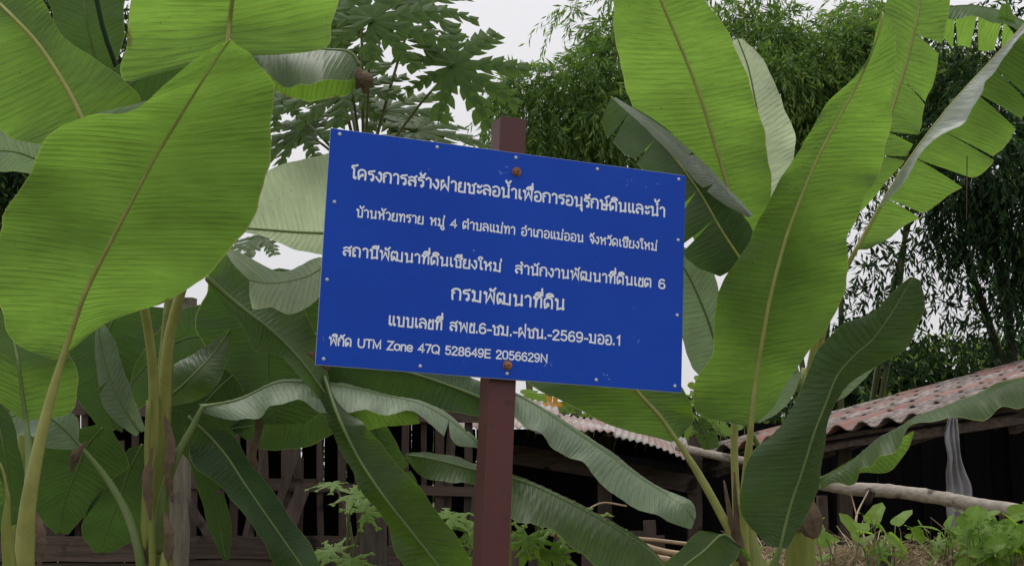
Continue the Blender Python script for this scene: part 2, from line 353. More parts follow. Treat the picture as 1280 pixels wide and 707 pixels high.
def bevel_box(name, a0, a1, b0, b1, c0, c1, bev, mat, parent, seg=2):
    import bmesh
    bm = bmesh.new()
    vs = [bm.verts.new((x, y, z)) for x in (a0, a1) for y in (b0, b1) for z in (c0, c1)]
    for q in ((0, 1, 3, 2), (4, 6, 7, 5), (0, 4, 5, 1), (2, 3, 7, 6), (0, 2, 6, 4), (1, 5, 7, 3)): bm.faces.new([vs[i] for i in q])
    if bev: bmesh.ops.bevel(bm, geom=list(bm.edges), offset=bev, segments=seg, affect='EDGES', profile=0.6)
    bmesh.ops.recalc_face_normals(bm, faces=bm.faces)
    v = [sg(*q.co) for q in bm.verts]; bm.verts.index_update(); f = [tuple(q.index for q in fc.verts) for fc in bm.faces]
    bm.free()
    return mesh_obj(name, v, f, mat, parent)
bevel_box('panel', -SW, SW, -SH, SH, -0.0012, 0.0, 0, M_BLUE, sign)
bevel_box('backing_sheet', -SW - 0.0012, SW + 0.0012, -SH - 0.002, SH + 0.0012, -0.0045, -0.0016, 0.0006, M_ALU, sign, 1)
# steel frame behind the sheet
for a in ((-SW + .01, SW - .01, SH - .035, SH - .008), (-SW + .01, SW - .01, -SH + .008, -SH + .035)):
    bevel_box('frame_rail', a[0], a[1], a[2], a[3], -0.028, -0.005, 0.002, M_MAROON, sign, 1)
for a in ((-SW + .01, -SW + .037), (SW - .037, SW - .01)):
    bevel_box('frame_stile', a[0], a[1], -SH + .0355, SH - .0355, -0.028, -0.005, 0.002, M_MAROON, sign, 1)
bevel_box('post', -0.0475, 0.0415, -2.2, 0.482, -0.122, -0.0285, 0.004, M_MAROON, sign, 3)
bevel_box('post_cap', -0.046, 0.040, 0.4822, 0.4855, -0.1205, -0.030, 0.001, M_MAROON, sign, 1)

def dome(cx, cy, r, h, n=10, k=3):
    v = []; f = []
    for i in range(k + 1):
        a = i / k * math.pi / 2
        for j in range(n):
            t = 2 * math.pi * j / n
            v.append(sg(cx + r * math.cos(a) * math.cos(t), cy + r * math.cos(a) * math.sin(t), h * math.sin(a) + 0.0004))
    for i in range(k):
        for j in range(n): f.append((i * n + j, i * n + (j + 1) % n, (i + 1) * n + (j + 1) % n, (i + 1) * n + j))
    return v, f
for (x, y) in [(-.572, .346), (-.262, .346), (0.0, .346), (.282, .344), (.576, .346), (-.575, .134), (-.582, -.105), (-.577, -.343), (.578, .14), (.58, -.11), (.577, -.342), (-.28, -.342), (.0, -.344), (.3, -.342)]:
    v, f = dome(x, y, 0.0058, 0.003); mesh_obj('rivet', v, f, M_RIVET, sign, True)
for (x, y) in [(0.004, .300), (0.0, -.318)]:
    v = []; f = []
    bolt = MB()
    def cyl(r0, r1_, z0, z1, n):
        vv = [sg(x + r0 * math.cos(2 * math.pi * j / n), y + r0 * math.sin(2 * math.pi * j / n), z0) for j in range(n)] + [sg(x + r1_ * math.cos(2 * math.pi * j / n), y + r1_ * math.sin(2 * math.pi * j / n), z1) for j in range(n)]
        bolt.add(vv, [(j, (j + 1) % n, n + (j + 1) % n, n + j) for j in range(n)] + [tuple(range(n, 2 * n))])
    cyl(.0155, .0148, .0006, .003, 20)
    cyl(.0125, .0125, .003, .011, 6); cyl(.0112, .009, .011, .0135, 6)
    bolt.build('bolt', M_RUST, sign)
    v, f = dome(x, y, 0.0065, 0.02, 10); mesh_obj('bolt_tip', v, f, M_RUST, sign, True)

# ---- stroke alphabet: ('l' straight polyline | 'c' smooth curve | 'o' small ring) in units of letter height
G = {}
def g(ch, wd, *st): G[ch] = (wd, st)
KO = ('c', [(.08, 0), (.08, .55), (.17, .64), (.03, .74), (.13, .93), (.31, 1), (.48, .93), (.54, .72), (.54, 0)])
g('ก', .68, KO)
g('ถ', .72, KO, ('o', .18, .1, .09))
g('ภ', .74, ('c', [(.14, 0), (.14, .55), (.22, .64), (.08, .74), (.18, .93), (.36, 1), (.52, .93), (.58, .72), (.58, 0)]), ('o', .04, .1, .09))
g('ข', .54, ('o', .17, .88, .085), ('c', [(.25, .85), (.23, .74), (.11, .64), (.1, .5), (.1, .02)]), ('l', [(.1, 0), (.42, 0), (.42, 1)]))
g('ช', .68, ('o', .1, .88, .09), ('c', [(.18, .84), (.21, .74), (.2, .6), (.2, .3), (.2, .02)]), ('l', [(.2, 0), (.52, 0), (.52, .7)]), ('c', [(.52, .7), (.40, .82), (.5, .88), (.66, 1.06)]))
g('ค', .7, ('o', .33, .46, .09), ('c', [(.26, .40), (.16, .26), (.1, 0)]), ('c', [(.1, 0), (.06, .5), (.1, .86), (.31, 1), (.5, .88), (.54, .68), (.54, 0)]))
g('ด', .7, ('o', .27, .36, .09), ('c', [(.34, .28), (.24, .16), (.1, 0)]), ('c', [(.1, 0), (.06, .5), (.1, .86), (.31, 1), (.5, .88), (.54, .68), (.54, 0)]))
g('ต', .7, ('o', .27, .36, .09), ('c', [(.34, .28), (.24, .16), (.1, 0)]), ('c', [(.1, 0), (.05, .5), (.09, .88), (.2, 1), (.31, .86), (.43, 1), (.53, .88), (.54, .68), (.54, 0)]))
g('ง', .52, ('o', .28, .88, .09), ('c', [(.37, .88), (.4, .6), (.38, .2), (.28, 0)]), ('l', [(.28, 0), (.02, .46)]))
g('จ', .58, ('o', .2, .5, .09), ('c', [(.28, .46), (.32, .12), (.38, 0), (.46, .2), (.47, .65), (.38, .94), (.22, 1), (.04, .86)]))
g('ท', .7, ('o', .11, .89, .09), ('l', [(.2, .9), (.2, 0)]), ('c', [(.2, .1), (.3, .8), (.43, 1), (.54, .85), (.55, .6), (.55, 0)]))
g('น', .74, ('o', .11, .89, .09), ('l', [(.2, .9), (.2, 0), (.46, .12)]), ('o', .56, .1, .09), ('l', [(.56, .2), (.56, 1)]))
g('บ', .7, ('o', .11, .89, .09), ('l', [(.2, .9), (.2, 0), (.55, 0), (.55, 1)]))
g('ฝ', .76, ('o', .21, .89, .09), ('l', [(.1, .9), (.1, 0), (.35, .56), (.6, 0), (.6, 1.4)]))
g('พ', .84, ('o', .11, .89, .09), ('l', [(.2, .9), (.2, 0), (.44, .8), (.68, 0), (.68, 1)]))
g('ม', .74, ('o', .11, .89, .09), ('l', [(.2, .9), (.2, .16)]), ('o', .14, .1, .09), ('l', [(.23, .08), (.56, .0), (.56, 1)]))
g('ย', .66, ('o', .18, .89, .09), ('c', [(.1, .84), (.07, .66), (.2, .54), (.08, .4), (.1, .02)]), ('l', [(.1, 0), (.52, 0), (.52, 1)]))
g('ร', .54, ('o', .3, .1, .09), ('l', [(.39, .12), (.39, .56)]), ('c', [(.39, .56), (.3, .66), (.1, .66), (.06, .8), (.14, .93), (.28, .95), (.46, 1.03)]))
g('ล', .68, ('o', .16, .12, .09), ('c', [(.08, .16), (.07, .42), (.2, .6), (.36, .56), (.53, .42)]), ('c', [(.53, 0), (.53, .7), (.4, .96), (.22, 1), (.06, .86)]))
g('ว', .54, ('o', .32, .1, .09), ('c', [(.4, .12), (.42, .45), (.42, .75), (.3, .97), (.18, 1), (.04, .87)]))
g('ส', .7, ('o', .16, .12, .09), ('c', [(.08, .16), (.07, .4), (.2, .56), (.36, .53), (.53, .4)]), ('c', [(.53, 0), (.53, .6), (.4, .86), (.22, .9), (.06, .78)]), ('l', [(.42, .82), (.62, 1.06)]))
g('ษ', .76, ('o', .11, .89, .09), ('l', [(.2, .9), (.2, 0), (.55, 0), (.55, 1)]), ('o', .36, .5, .08), ('c', [(.36, .42), (.5, .4), (.7, .54)]))
g('ห', .74, ('o', .11, .89, .09), ('l', [(.2, .9), (.2, 0)]), ('c', [(.2, .3), (.32, .56), (.46, .62), (.56, .45), (.57, .3), (.57, 0)]), ('c', [(.36, .58), (.42, .72), (.5, .8)]), ('o', .55, .88, .09))
g('อ', .66, ('o', .2, .48, .09), ('c', [(.11, .5), (.09, .18), (.16, .02), (.3, 0), (.46, .03), (.52, .2), (.53, .68), (.42, .94), (.24, 1), (.06, .87)]))
g('ฒ', 1.02, ('o', .24, .36, .08), ('c', [(.3, .28), (.22, .14), (.1, 0)]), ('c', [(.1, 0), (.05, .5), (.08, .86), (.18, 1), (.28, .88), (.38, 1), (.47, .88), (.48, .68), (.48, .18)]), ('o', .42, .1, .08), ('l', [(.5, .06), (.84, 0), (.84, 1)]))
g('ะ', .48, ('o', .14, .82, .075), ('c', [(.12, .72), (.26, .68), (.4, .92)]), ('o', .14, .26, .075), ('c', [(.12, .16), (.26, .12), (.4, .36)]))
g('า', .52, ('c', [(.05, .82), (.12, .97), (.24, 1), (.37, .85), (.38, .62), (.38, 0)]))
g('เ', .34, ('o', .2, .1, .09), ('l', [(.11, .12), (.11, 1)]))
g('แ', .64, ('o', .2, .1, .09), ('l', [(.11, .12), (.11, 1)]), ('o', .5, .1, .09), ('l', [(.41, .12), (.41, 1)]))
g('โ', .44, ('o', .28, .1, .09), ('l', [(.19, .12), (.19, 1.0)]), ('c', [(.19, 1.0), (.05, 1.16), (.1, 1.3), (.24, 1.3), (.42, 1.44)]))
g('ใ', .42, ('o', .3, .1, .09), ('l', [(.21, .12), (.21, 1.02)]), ('c', [(.21, 1.02), (.06, 1.12), (.05, 1.34), (.2, 1.42), (.32, 1.32), (.26, 1.2)]))
D_ = [('4', [('l', [(.44, 0), (.44, 1.05), (.05, .32), (.6, .32)])]), ('6', [('c', [(.5, .92), (.36, 1.05), (.14, .92), (.07, .5), (.12, .1), (.3, 0), (.5, .1), (.54, .32), (.46, .56), (.3, .62), (.1, .46)])]),
      ('2', [('c', [(.07, .78), (.12, .98), (.32, 1.05), (.5, .92), (.5, .7), (.3, .4), (.06, .02)]), ('l', [(.06, 0), (.56, 0)])]),
      ('5', [('l', [(.5, 1.05), (.14, 1.05), (.1, .56)]), ('c', [(.1, .56), (.3, .66), (.5, .54), (.54, .32), (.46, .08), (.28, 0), (.06, .16)])]),
      ('9', [('c', [(.1, .12), (.24, 0), (.46, .14), (.53, .56), (.48, .94), (.3, 1.05), (.1, .94), (.06, .72), (.14, .5), (.3, .43), (.5, .56)])]),
      ('8', [('c', [(.3, .56), (.11, .68), (.12, .94), (.3, 1.05), (.48, .94), (.49, .68), (.3, .56), (.08, .38), (.08, .12), (.3, 0), (.52, .12), (.52, .38), (.3, .56)])]),
      ('0', [('c', [(.3, 0), (.1, .14), (.06, .52), (.1, .92), (.3, 1.05), (.5, .92), (.54, .52), (.5, .14), (.3, 0)])]),
      ('1', [('l', [(.14, .82), (.32, 1.05), (.32, 0)])]), ('7', [('l', [(.06, 1.05), (.56, 1.05), (.26, 0)])])]
for c_, s_ in D_: g(c_, .66, *s_)
g('U', .76, ('c', [(.08, 1.05), (.08, .35), (.16, .05), (.36, 0), (.56, .05), (.64, .35), (.64, 1.05)]))
g('T', .68, ('l', [(.03, 1.05), (.63, 1.05)]), ('l', [(.33, 1.05), (.33, 0)]))
g('M', .88, ('l', [(.09, 0), (.09, 1.05), (.42, .12), (.75, 1.05), (.75, 0)]))
g('Z', .7, ('l', [(.07, 1.05), (.6, 1.05), (.06, 0), (.62, 0)]))
g('o', .62, ('c', [(.3, 0), (.1, .1), (.05, .38), (.1, .66), (.3, .76), (.5, .66), (.55, .38), (.5, .1), (.3, 0)]))
g('n', .62, ('l', [(.09, .76), (.09, 0)]), ('c', [(.09, .5), (.2, .7), (.34, .76), (.48, .66), (.5, .46), (.5, 0)]))
g('e', .62, ('c', [(.07, .4), (.53, .4), (.48, .66), (.3, .76), (.1, .66), (.05, .38), (.12, .08), (.3, 0), (.52, .12)]))
g('Q', .84, ('c', [(.4, 0), (.14, .12), (.05, .52), (.14, .92), (.4, 1.05), (.66, .92), (.75, .52), (.66, .12), (.4, 0)]), ('l', [(.46, .26), (.76, -.06)]))
g('E', .68, ('l', [(.6, 1.05), (.09, 1.05), (.09, 0), (.62, 0)]), ('l', [(.09, .55), (.56, .55)]))
g('N', .8, ('l', [(.09, 0), (.09, 1.05), (.66, 0), (.66, 1.05)]))
g('-', .42, ('l', [(.05, .4), (.35, .4)]))
g('.', .26, ('l', [(.1, 0.0), (.1, .14)]))
g(' ', .5)
UPV = {'ั': [('o', -.40, 1.24, .07), ('c', [(-.42, 1.15), (-.26, 1.14), (-.08, 1.42)])],
       'ิ': [('c', [(-.54, 1.15), (-.44, 1.34), (-.28, 1.38), (-.12, 1.28), (-.1, 1.15)]), ('l', [(-.54, 1.15), (-.1, 1.15)])],
       'ี': [('c', [(-.54, 1.15), (-.44, 1.34), (-.28, 1.38), (-.12, 1.28), (-.1, 1.15)]), ('l', [(-.54, 1.15), (-.1, 1.15), (-.1, 1.46)])],
       'ื': [('c', [(-.54, 1.15), (-.44, 1.34), (-.32, 1.36), (-.14, 1.26), (-.1, 1.15)]), ('l', [(-.54, 1.15), (-.1, 1.15), (-.1, 1.48)]), ('l', [(-.24, 1.3), (-.24, 1.48)])],
       'ํ': [('o', -.28, 1.26, .085)]}
def tone(ch, h):
    if ch == '่': return [('l', [(-.12, h), (-.12, h + .27)])]
    if ch == '้': return [('o', -.36, h + .2, .055), ('c', [(-.34, h + .12), (-.3, h), (-.14, h + .06), (-.02, h + .26)])]
    return [('o', -.28, h + .08, .07), ('c', [(-.24, h + .14), (-.2, h + .2), (-.02, h + .32)])]       # thanthakhat
LOW = {'ุ': [('o', -.2, -.2, .06), ('l', [(-.13, -.18), (-.13, -.46)])], 'ู': [('o', -.38, -.2, .06), ('c', [(-.32, -.2), (-.32, -.42), (-.2, -.46), (-.12, -.4), (-.12, -.14)])]}

def layout(txt):
    x = 0; st = []; i = 0; upper = False; last = ''
    def put(ss, x0):
        for s in ss:
            if s[0] == 'o': st.append(('o', s[1] + x0, s[2], s[3]))
            else: st.append((s[0], [(a + x0, b) for a, b in s[1]]))
    while i < len(txt):
        ch = txt[i]
        sh = -.1 if last == 'ฝ' else 0
        if ch in UPV: put(UPV[ch], x + sh); upper = True
        elif ch in '่้์': 
            am = i + 1 < len(txt) and txt[i + 1] == 'ำ'
            put(tone(ch, 1.52 if (upper or am) else 1.17), x + (-.02 if am else 0) + sh)
        elif ch in LOW: put(LOW[ch], x)
        elif ch == 'ำ':
            put(UPV['ํ'], x + .08); put(G['า'][1], x); x += G['า'][0]; upper = False
        else:
            wd, ss = G[ch]; put(ss, x); x += wd; upper = False; last = ch
        i += 1
    return st, x

def lettering(txt, x0, x1, y0, h, th):
    st, wd = layout(txt)
    wd -= .1
    kx = (x1 - x0) / wd
    mb = MB(); z = 0.0006
    for n_s, s in enumerate(st):
        z = 0.0006 + 0.00004 * (n_s % 7)
        closed = False
        if s[0] == 'o':
            pts = [(s[1] + s[3] * math.cos(a) * min(1.0, h / kx * .95), s[2] + s[3] * math.sin(a)) for a in [2 * math.pi * j / 10 for j in range(10)]]; closed = True
        elif s[0] == 'c':
            A = cr([(a, b, 0) for a, b in s[1]], max(8, 5 * len(s[1]))); pts = [(a, b) for a, b, _ in A]
        else: pts = s[1]
        Q = [Vector((x0 + a * kx, y0 + b * h, 0)) for a, b in pts]
        n = len(Q); lft = []; rgt = []
        for i in range(n):
            a = Q[(i - 1) % n] if (closed or i > 0) else None; b = Q[(i + 1) % n] if (closed or i < n - 1) else None
            d1 = (Q[i] - a).normalized() if a is not None else None; d2 = (b - Q[i]).normalized() if b is not None else None
            if d1 is None: d1 = d2
            if d2 is None: d2 = d1
            nn = Vector((-(d1.y + d2.y), d1.x + d2.x, 0))
            if nn.length < 1e-4: nn = Vector((-d1.y, d1.x, 0))
            nn.normalize(); c = max(0.45, nn.dot(Vector((-d1.y, d1.x, 0))))
            e = Vector((0, 0, 0))
            if not closed and i == 0: e = -d2 * th * .3
            if not closed and i == n - 1: e = d1 * th * .3
            t = th * (.82 if s[0] == 'o' else 1) / 2 / c
            lft.append(Q[i] + nn * t + e); rgt.append(Q[i] - nn * t + e)
        v = [sg(p.x, p.y, z) for p in lft] + [sg(p.x, p.y, z) for p in rgt]
        mb.add(v, [(n + i, n + (i + 1) % n, (i + 1) % n, i) for i in range(n if closed else n - 1)])
    mb.build('lettering', M_LET, sign)
lettering('โครงการสร้างฝายชะลอน้ำเพื่อการอนุรักษ์ดินและน้ำ', -.529, .527, .2130, .0305, .0060)
lettering('บ้านห้วยทราย หมู่ 4 ตำบลแม่ทา อำเภอแม่ออน จังหวัดเชียงใหม่', -.506, .501, .0968, .0235, .0044)
lettering('สถานีพัฒนาที่ดินเชียงใหม่  สำนักงานพัฒนาที่ดินเขต 6', -.540, .533, -.0265, .0275, .0053)
lettering('กรมพัฒนาที่ดิน', -.1925, .1825, -.128, .0335, .0063)
lettering('แบบเลขที่ สพข.6-ชม.-ฝชน.-2569-มออ.1', -.3875, .386, -.2255, .0285, .0054)
lettering('พิกัด UTM Zone 47Q 528649E 2056629N', -.5647, .131, -.2995, .0235, .0047)

# paint chips and scratches in the sheet
M_CHIP = mat_noise('paint_chip', (0.10, 0.24, 0.66), (0.25, 0.38, 0.75), 60, 0.5, 0.1)
Rc = random.Random(9)
for (x, y, n_) in [(-.03, .30, 4), (.40, .315, 3), (.48, .31, 2), (-.585, -.27, 4), (.12, -.29, 3), (.43, -.19, 2), (-.30, .28, 2), (.35, -.33, 3), (-.11, .02, 2)]:
    mb = MB()
    for k in range(n_):
        a = x + Rc.uniform(-.025, .025); b = y + Rc.uniform(-.02, .015); an = Rc.uniform(0, 3.1); L_ = Rc.uniform(.003, .012); w_ = Rc.uniform(.0005, .0016)
        dx, dy = math.cos(an) * L_, math.sin(an) * L_; nx, ny = -math.sin(an) * w_, math.cos(an) * w_; z_ = .0003 + .00003 * k
        mb.add([sg(a - dx, b - dy, z_), sg(a + nx * 1.6, b + ny * 1.2, z_), sg(a + dx, b + dy, z_), sg(a - nx, b - ny, z_)], [(3, 2, 1, 0)])
    mb.build('paint_chips', M_CHIP, sign, kind='stuff')

# ------------------------------------------------------------------ banana leaves
def blade(plant, rows, mat, d=None, tears=(), seed=0, name='leaf', n=None, rib=(.012, .003), ribmat=None, pet=None, bulge=.05, wave=.012, label=None, sides='LR', ribs=True, ripple=1.0):
    """rows: (mid x, mid y, left x, left y, right x, right y, depth, left depth offset, right depth offset), base -> tip"""
    R = random.Random(seed + 17)
    A = []
    for r in rows:
        r = tuple(r) + (d,) * (7 - len(r)) if len(r) < 7 else tuple(r)
        r = r + (0,) * (9 - len(r))
        A.append(list(P(r[0], r[1], r[6])) + list(P(r[2], r[3], r[6] + r[7])) + list(P(r[4], r[5], r[6] + r[8])))
    A = np.array(A)
    length = np.linalg.norm(np.diff(A[:, :3], axis=0), axis=1).sum()
    if n is None: n = int(min(150, max(30, length / 0.011)))
    X = cr(A, n)
    mid = X[:, :3]; u = np.r_[0, np.cumsum(np.linalg.norm(np.diff(mid, axis=0), axis=1))]
    T = np.gradient(mid, axis=0); T /= np.linalg.norm(T, axis=1)[:, None] + 1e-9
    v = []; f = []; uv = []
    m = 9
    ph = [R.uniform(0, 6) for _ in range(8)]
    for sd_, cols in (('L', X[:, 3:6]), ('R', X[:, 6:9])):
        if sd_ not in sides: continue
        sg_ = 1 if sd_ == 'L' else -1
        cuts = sorted([t for t in tears if t[0] == sd_], key=lambda t: t[1])
        bounds = [0] + [max(1, min(n - 2, int(round(t[1] * (n - 1))))) for t in cuts] + [n - 1]
        gaps = [0] + [t[2] for t in cuts] + [0]
        for k in range(len(bounds) - 1):
            a, b = bounds[k], bounds[k + 1]
            if b <= a: continue
            tilt = R.uniform(-.012, .012) if len(bounds) > 2 else 0
            tw = R.uniform(-.03, .03) if len(bounds) > 2 else 0
            base_i = len(v)
            for i in range(a, b + 1):
                E_ = cols[i] - mid[i]; wd = np.linalg.norm(E_) + 1e-9
                N_ = np.cross(T[i], E_ / wd) * sg_; N_ /= np.linalg.norm(N_) + 1e-9
                q = (i - a) / max(1, b - a)
                # pull segment edges together towards the free margin so that tears open there
                pull = 0.0
                if gaps[k]: pull += gaps[k] * .4 * (1 - q) ** 5
                if gaps[k + 1]: pull -= gaps[k + 1] * .4 * q ** 5
                for j in range(m + 1):
                    s = j / m
                    p = mid[i] + E_ * s
                    rp = math.sin(u[i] * 2 * math.pi / .034 + ph[0] + 1.2 * math.sin(u[i] * 9)) * .0013 + math.sin(u[i] * 2 * math.pi / .021 + ph[1] + s) * .0007
                    rp *= ripple * min(1, s * 4) * (1 - 0.5 * s)
                    wv = wave * s * s * (math.sin(u[i] * 11 + ph[2] + 2 * sg_) + .6 * math.sin(u[i] * 23 + ph[3]) + .35 * math.sin(u[i] * 47 + ph[4]))
                    off = bulge * wd * math.sin(math.pi * s * .85) + rp + wv * min(1, wd / .12) + (tilt + tw * (q - .5)) * s * s
                    edge_n = s * s * (.004 * math.sin(u[i] * 31 + ph[5]) + .0012 * math.sin(u[i] * 83 + ph[6])) * min(1, wd / .1)
                    p = p + N_ * off + T[i] * (pull * s ** 1.3) + E_ / wd * edge_n
                    v.append(p); uv.append((u[i], sg_ * s))
            w1 = m + 1
            for i in range(b - a):
                for j in range(m):
                    c = base_i + i * w1 + j
                    q4 = (c, c + 1, c + w1 + 1, c + w1)
                    f.append(q4 if sg_ > 0 else q4[::-1])
    leaf = mesh_obj(name, v, f, mat, plant, True, uv=uv)
    if label: leaf['label'] = label
    if ribs:
        mb = MB()
        st = max(1, n // 40)
        idx = list(range(0, n - 1, st)) + [n - 1]
        pts = [Vector(mid[i]) for i in idx]
        rr = [(rib[0] + (rib[1] - rib[0]) * (i / (n - 1)) ** .6) * .72 for i in idx]
        if pet:
            pp = [P(*q[:3]) for q in pet]; pr = [q[3] if len(q) > 3 else rib[0] for q in pet]
            C = cr([list(p) + [r] for p, r in zip(pp + [pts[0]], pr + [rr[0]])], 8 * len(pet) + 2)[:-1]
            pts = [Vector(c[:3]) for c in C] + pts; rr = [float(c[3]) for c in C] + rr
        mb.tube(pts, rr, 8, squash=.75)
        mb.build('midrib', ribmat or M_RIB, leaf, True)
    return leaf

def stem_tube(plant, pts, mat=None, name='pseudostem', n=14):
    mb = MB()
    C = cr([list(P(*q[:3])) + [q[3]] for q in pts], 28)
    ground = []
    R = random.Random(len(pts) + int(pts[0][0]))
    mb.tube([Vector(c[:3]) for c in C], [float(c[3]) * (1 + R.uniform(-.03, .03)) for c in C], n)
    return mb.build(name, mat or M_STEM, plant, True)

def plant_at(px, d, label, grp='banana plants round the sign'):
    p = P(px, 700, d)
    return thing('banana_plant', (p.x, p.y, ground_z(p.x, p.y)), label, 'banana plant', grp)
def foot(px, d):
    """pixel row where the ground is at this place, so that stems reach it"""
    p = P(px, 700, d); z = ground_z(p.x, p.y) - .05
    k = (z - CAM.z) ; # solve for py at camera depth d
    return CY - F_PX * ((k / d) - math.sin(PITCH)) / math.cos(PITCH)

# ---- plant A, far left
A = plant_at(30, 4.25, 'banana plant at the left edge whose huge upright leaf fills the left of the photo')
blade(A, [(78, 447, 66, 450, 84, 442, 4.2), (88, 418, 18, 432, 132, 403, 4.19, .02, .03), (103, 375, 0, 387, 197, 381, 4.15, .03, .05), (125, 328, -8, 330, 252, 350, 4.1, .05, .05), (150, 280, 0, 278, 300, 300, 4.05, .06, .03),
           (172, 238, 15, 248, 324, 252, 4.0, .06, .03), (195, 195, 42, 203, 336, 205, 3.95, .05, .03), (218, 158, 66, 163, 340, 158, 3.9, .04, .02), (238, 125, 112, 146, 341, 118, 3.85, .02, .02), (255, 98, 165, 138, 331, 90, 3.8, .0, .0),
           (271, 73, 208, 106, 312, 67, 3.78), (284, 55, 262, 63, 296, 56, 3.76), (288, 50, 286, 51, 290, 51, 3.75)], M_BRIGHT, seed=1, rib=(.0155, .004), bulge=-.05,
      pet=[(20, foot(20, 4.25), 4.25, .05), (28, 760, 4.25, .038), (30, 707, 4.24, .033), (34, 640, 4.23, .027), (45, 575, 4.22, .021), (60, 510, 4.21, .017)], label='huge upright light green leaf with its tip folded at the top')
blade(A, [(33, 527, 24, 522, 42, 524, 4.45), (30, 508, -5, 500, 84, 517, 4.45), (27, 485, -35, 470, 98, 488, 4.45), (23, 455, -40, 440, 97, 458, 4.45), (17, 425, -40, 400, 62, 425, 4.5), (8, 390, -35, 380, 35, 390, 4.55)], M_BRIGHT, seed=2, rib=(.012, .006), ribmat=M_RIBG,
      pet=[(32, 760, 4.3, .03), (35, 640, 4.32, .022), (37, 580, 4.4, .015)], label='small bright leaf half hidden behind the huge one')
blade(A, [(-20, 480, -25, 475, -15, 490, 4.6), (-6, 515, -40, 540, 10, 515, 4.6), (5, 560, -40, 600, 26, 560, 4.6), (12, 610, -30, 640, 32, 615, 4.65), (18, 655, 0, 665, 28, 655, 4.7)], M_DARK, seed=3, rib=(.008, .003), ribmat=M_RIBG)
blade(A, [(10, 620, -4, 640, 14, 640, 4.1), (0, 580, -30, 590, 2, 600, 4.1), (-20, 560, -50, 570, -10, 575, 4.1)], M_MID, seed=4, rib=(.01, .004), pet=[(12, 760, 4.12, .03), (12, 707, 4.12, .022), (8, 660, 4.11, .016)], ribmat=M_STEM)

# ---- plant B, yellow stem left of the centre
B = plant_at(195, 4.75, 'banana plant with a yellow stem beside the grey wooden post')
stem_tube(B, [(196, foot(196, 4.8), 4.8, .085), (196, 720, 4.8, .062), (194, 640, 4.8, .05), (198, 560, 4.8, .042), (206, 470, 4.8, .03), (212, 380, 4.8, .020), (213, 340, 4.8, .014)])
blade(B, [(125, 186, 104, 200, 150, 168, 4.35), (105, 152, 60, 184, 176, 124, 4.35), (90, 122, 18, 174, 152, 98, 4.35), (70, 88, -14, 150, 108, 68, 4.35, .0, .05), (45, 52, -60, 110, 72, 40, 4.35, 0, .05), (20, 25, -90, 60, 60, 8, 4.35, 0, .05), (-5, 0, -110, 20, 40, -20, 4.4), (-60, -60, -72, -50, -52, -68, 4.5)], M_BRIGHT, seed=5, rib=(.014, .006), bulge=-.05,
      pet=[(190, 640, 4.78, .03), (192, 560, 4.77, .022), (190, 450, 4.7, .017), (168, 330, 4.55, .015)], label='upright leaf at the top left corner')
blade(B, [(283, 67, 240, 86, 300, 70, 4.55), (284, 58, 168, 102, 352, 68, 4.55), (285, 46, 151, 92, 406, 60, 4.55), (287, 28, 158, 58, 415, 28, 4.55), (291, -5, 162, 15, 425, -8, 4.5), (296, -60, 165, -60, 430, -60, 4.45), (300, -150, 190, -150, 400, -150, 4.4), (305, -230, 300, -228, 310, -228, 4.35)], M_BRIGHT, seed=6, rib=(.015, .006), bulge=-.04,
      pet=[(196, 640, 4.79, .03), (204, 520, 4.79, .026), (212, 420, 4.74, .02), (245, 300, 4.65, .017), (272, 160, 4.6, .016)], label='broad bright leaf cut off by the top edge, its base showing')
blade(B, [(253, 508, 250, 503, 256, 514, 4.7), (296, 500, 292, 495, 310, 526, 4.8, .03, -.1), (350, 478, 350, 472, 346, 510, 4.88, .03, -.2), (396, 480, 396, 475, 386, 500, 4.9, .03, -.18), (431, 483, 430, 477, 416, 512, 4.9, .03, -.15), (482, 494, 480, 489, 466, 520, 4.9, .03, -.15), (524, 504, 524, 498, 515, 524, 4.88, .03, -.12), (564, 526, 565, 521, 560, 553, 4.85, .02, -.08), (603, 558, 603, 555, 600, 560, 4.8)], M_PALE, seed=7, rib=(.011, .003), ribmat=M_RIBG,
      tears=[('R', .86, .03), ('L', .93, .02)], pet=[(196, 690, 4.75, .02), (204, 620, 4.72, .018), (222, 568, 4.7, .015), (240, 535, 4.7, .012)], label='arching leaf with a pale wavy top and green underside', wave=.018)
blade(B, [(395, 492, 395, 500, 395, 490, 4.92), (420, 492, 420, 525, 420, 485, 4.94), (450, 500, 448, 537, 450, 490, 4.96), (490, 506, 490, 533, 490, 500, 4.96), (520, 512, 525, 528, 520, 505, 4.95)], M_BRIGHT, seed=56, sides='L', ribs=False, name='leaf_underside')
blade(B, [(100, 556, 98, 552, 100, 562, 4.9), (85, 540, 100, 524, 60, 560, 4.9, .05, -.05), (60, 520, 75, 512, 38, 545, 4.9, .05, -.05), (35, 515, 40, 508, 10, 550, 4.95), (-10, 530, -5, 520, -20, 560, 5.0)], M_PALE, seed=8, rib=(.010, .003), ribmat=M_RIBG,
      pet=[(182, 740, 4.75, .022), (172, 680, 4.76, .018), (158, 640, 4.8, .015), (135, 600, 4.85, .012)])
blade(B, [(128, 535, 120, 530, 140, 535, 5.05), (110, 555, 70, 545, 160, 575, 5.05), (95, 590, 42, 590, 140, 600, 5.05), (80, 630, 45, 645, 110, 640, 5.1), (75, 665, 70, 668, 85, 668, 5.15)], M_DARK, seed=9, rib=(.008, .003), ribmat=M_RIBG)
blade(B, [(178, 555, 160, 560, 188, 560, 5.1), (163, 585, 128, 600, 182, 595, 5.1), (148, 625, 108, 640, 180, 640, 5.1), (135, 660, 104, 668, 172, 672, 5.12), (125, 690, 118, 690, 140, 690, 5.15)], M_DARK, seed=10, rib=(.008, .003), ribmat=M_RIBG)
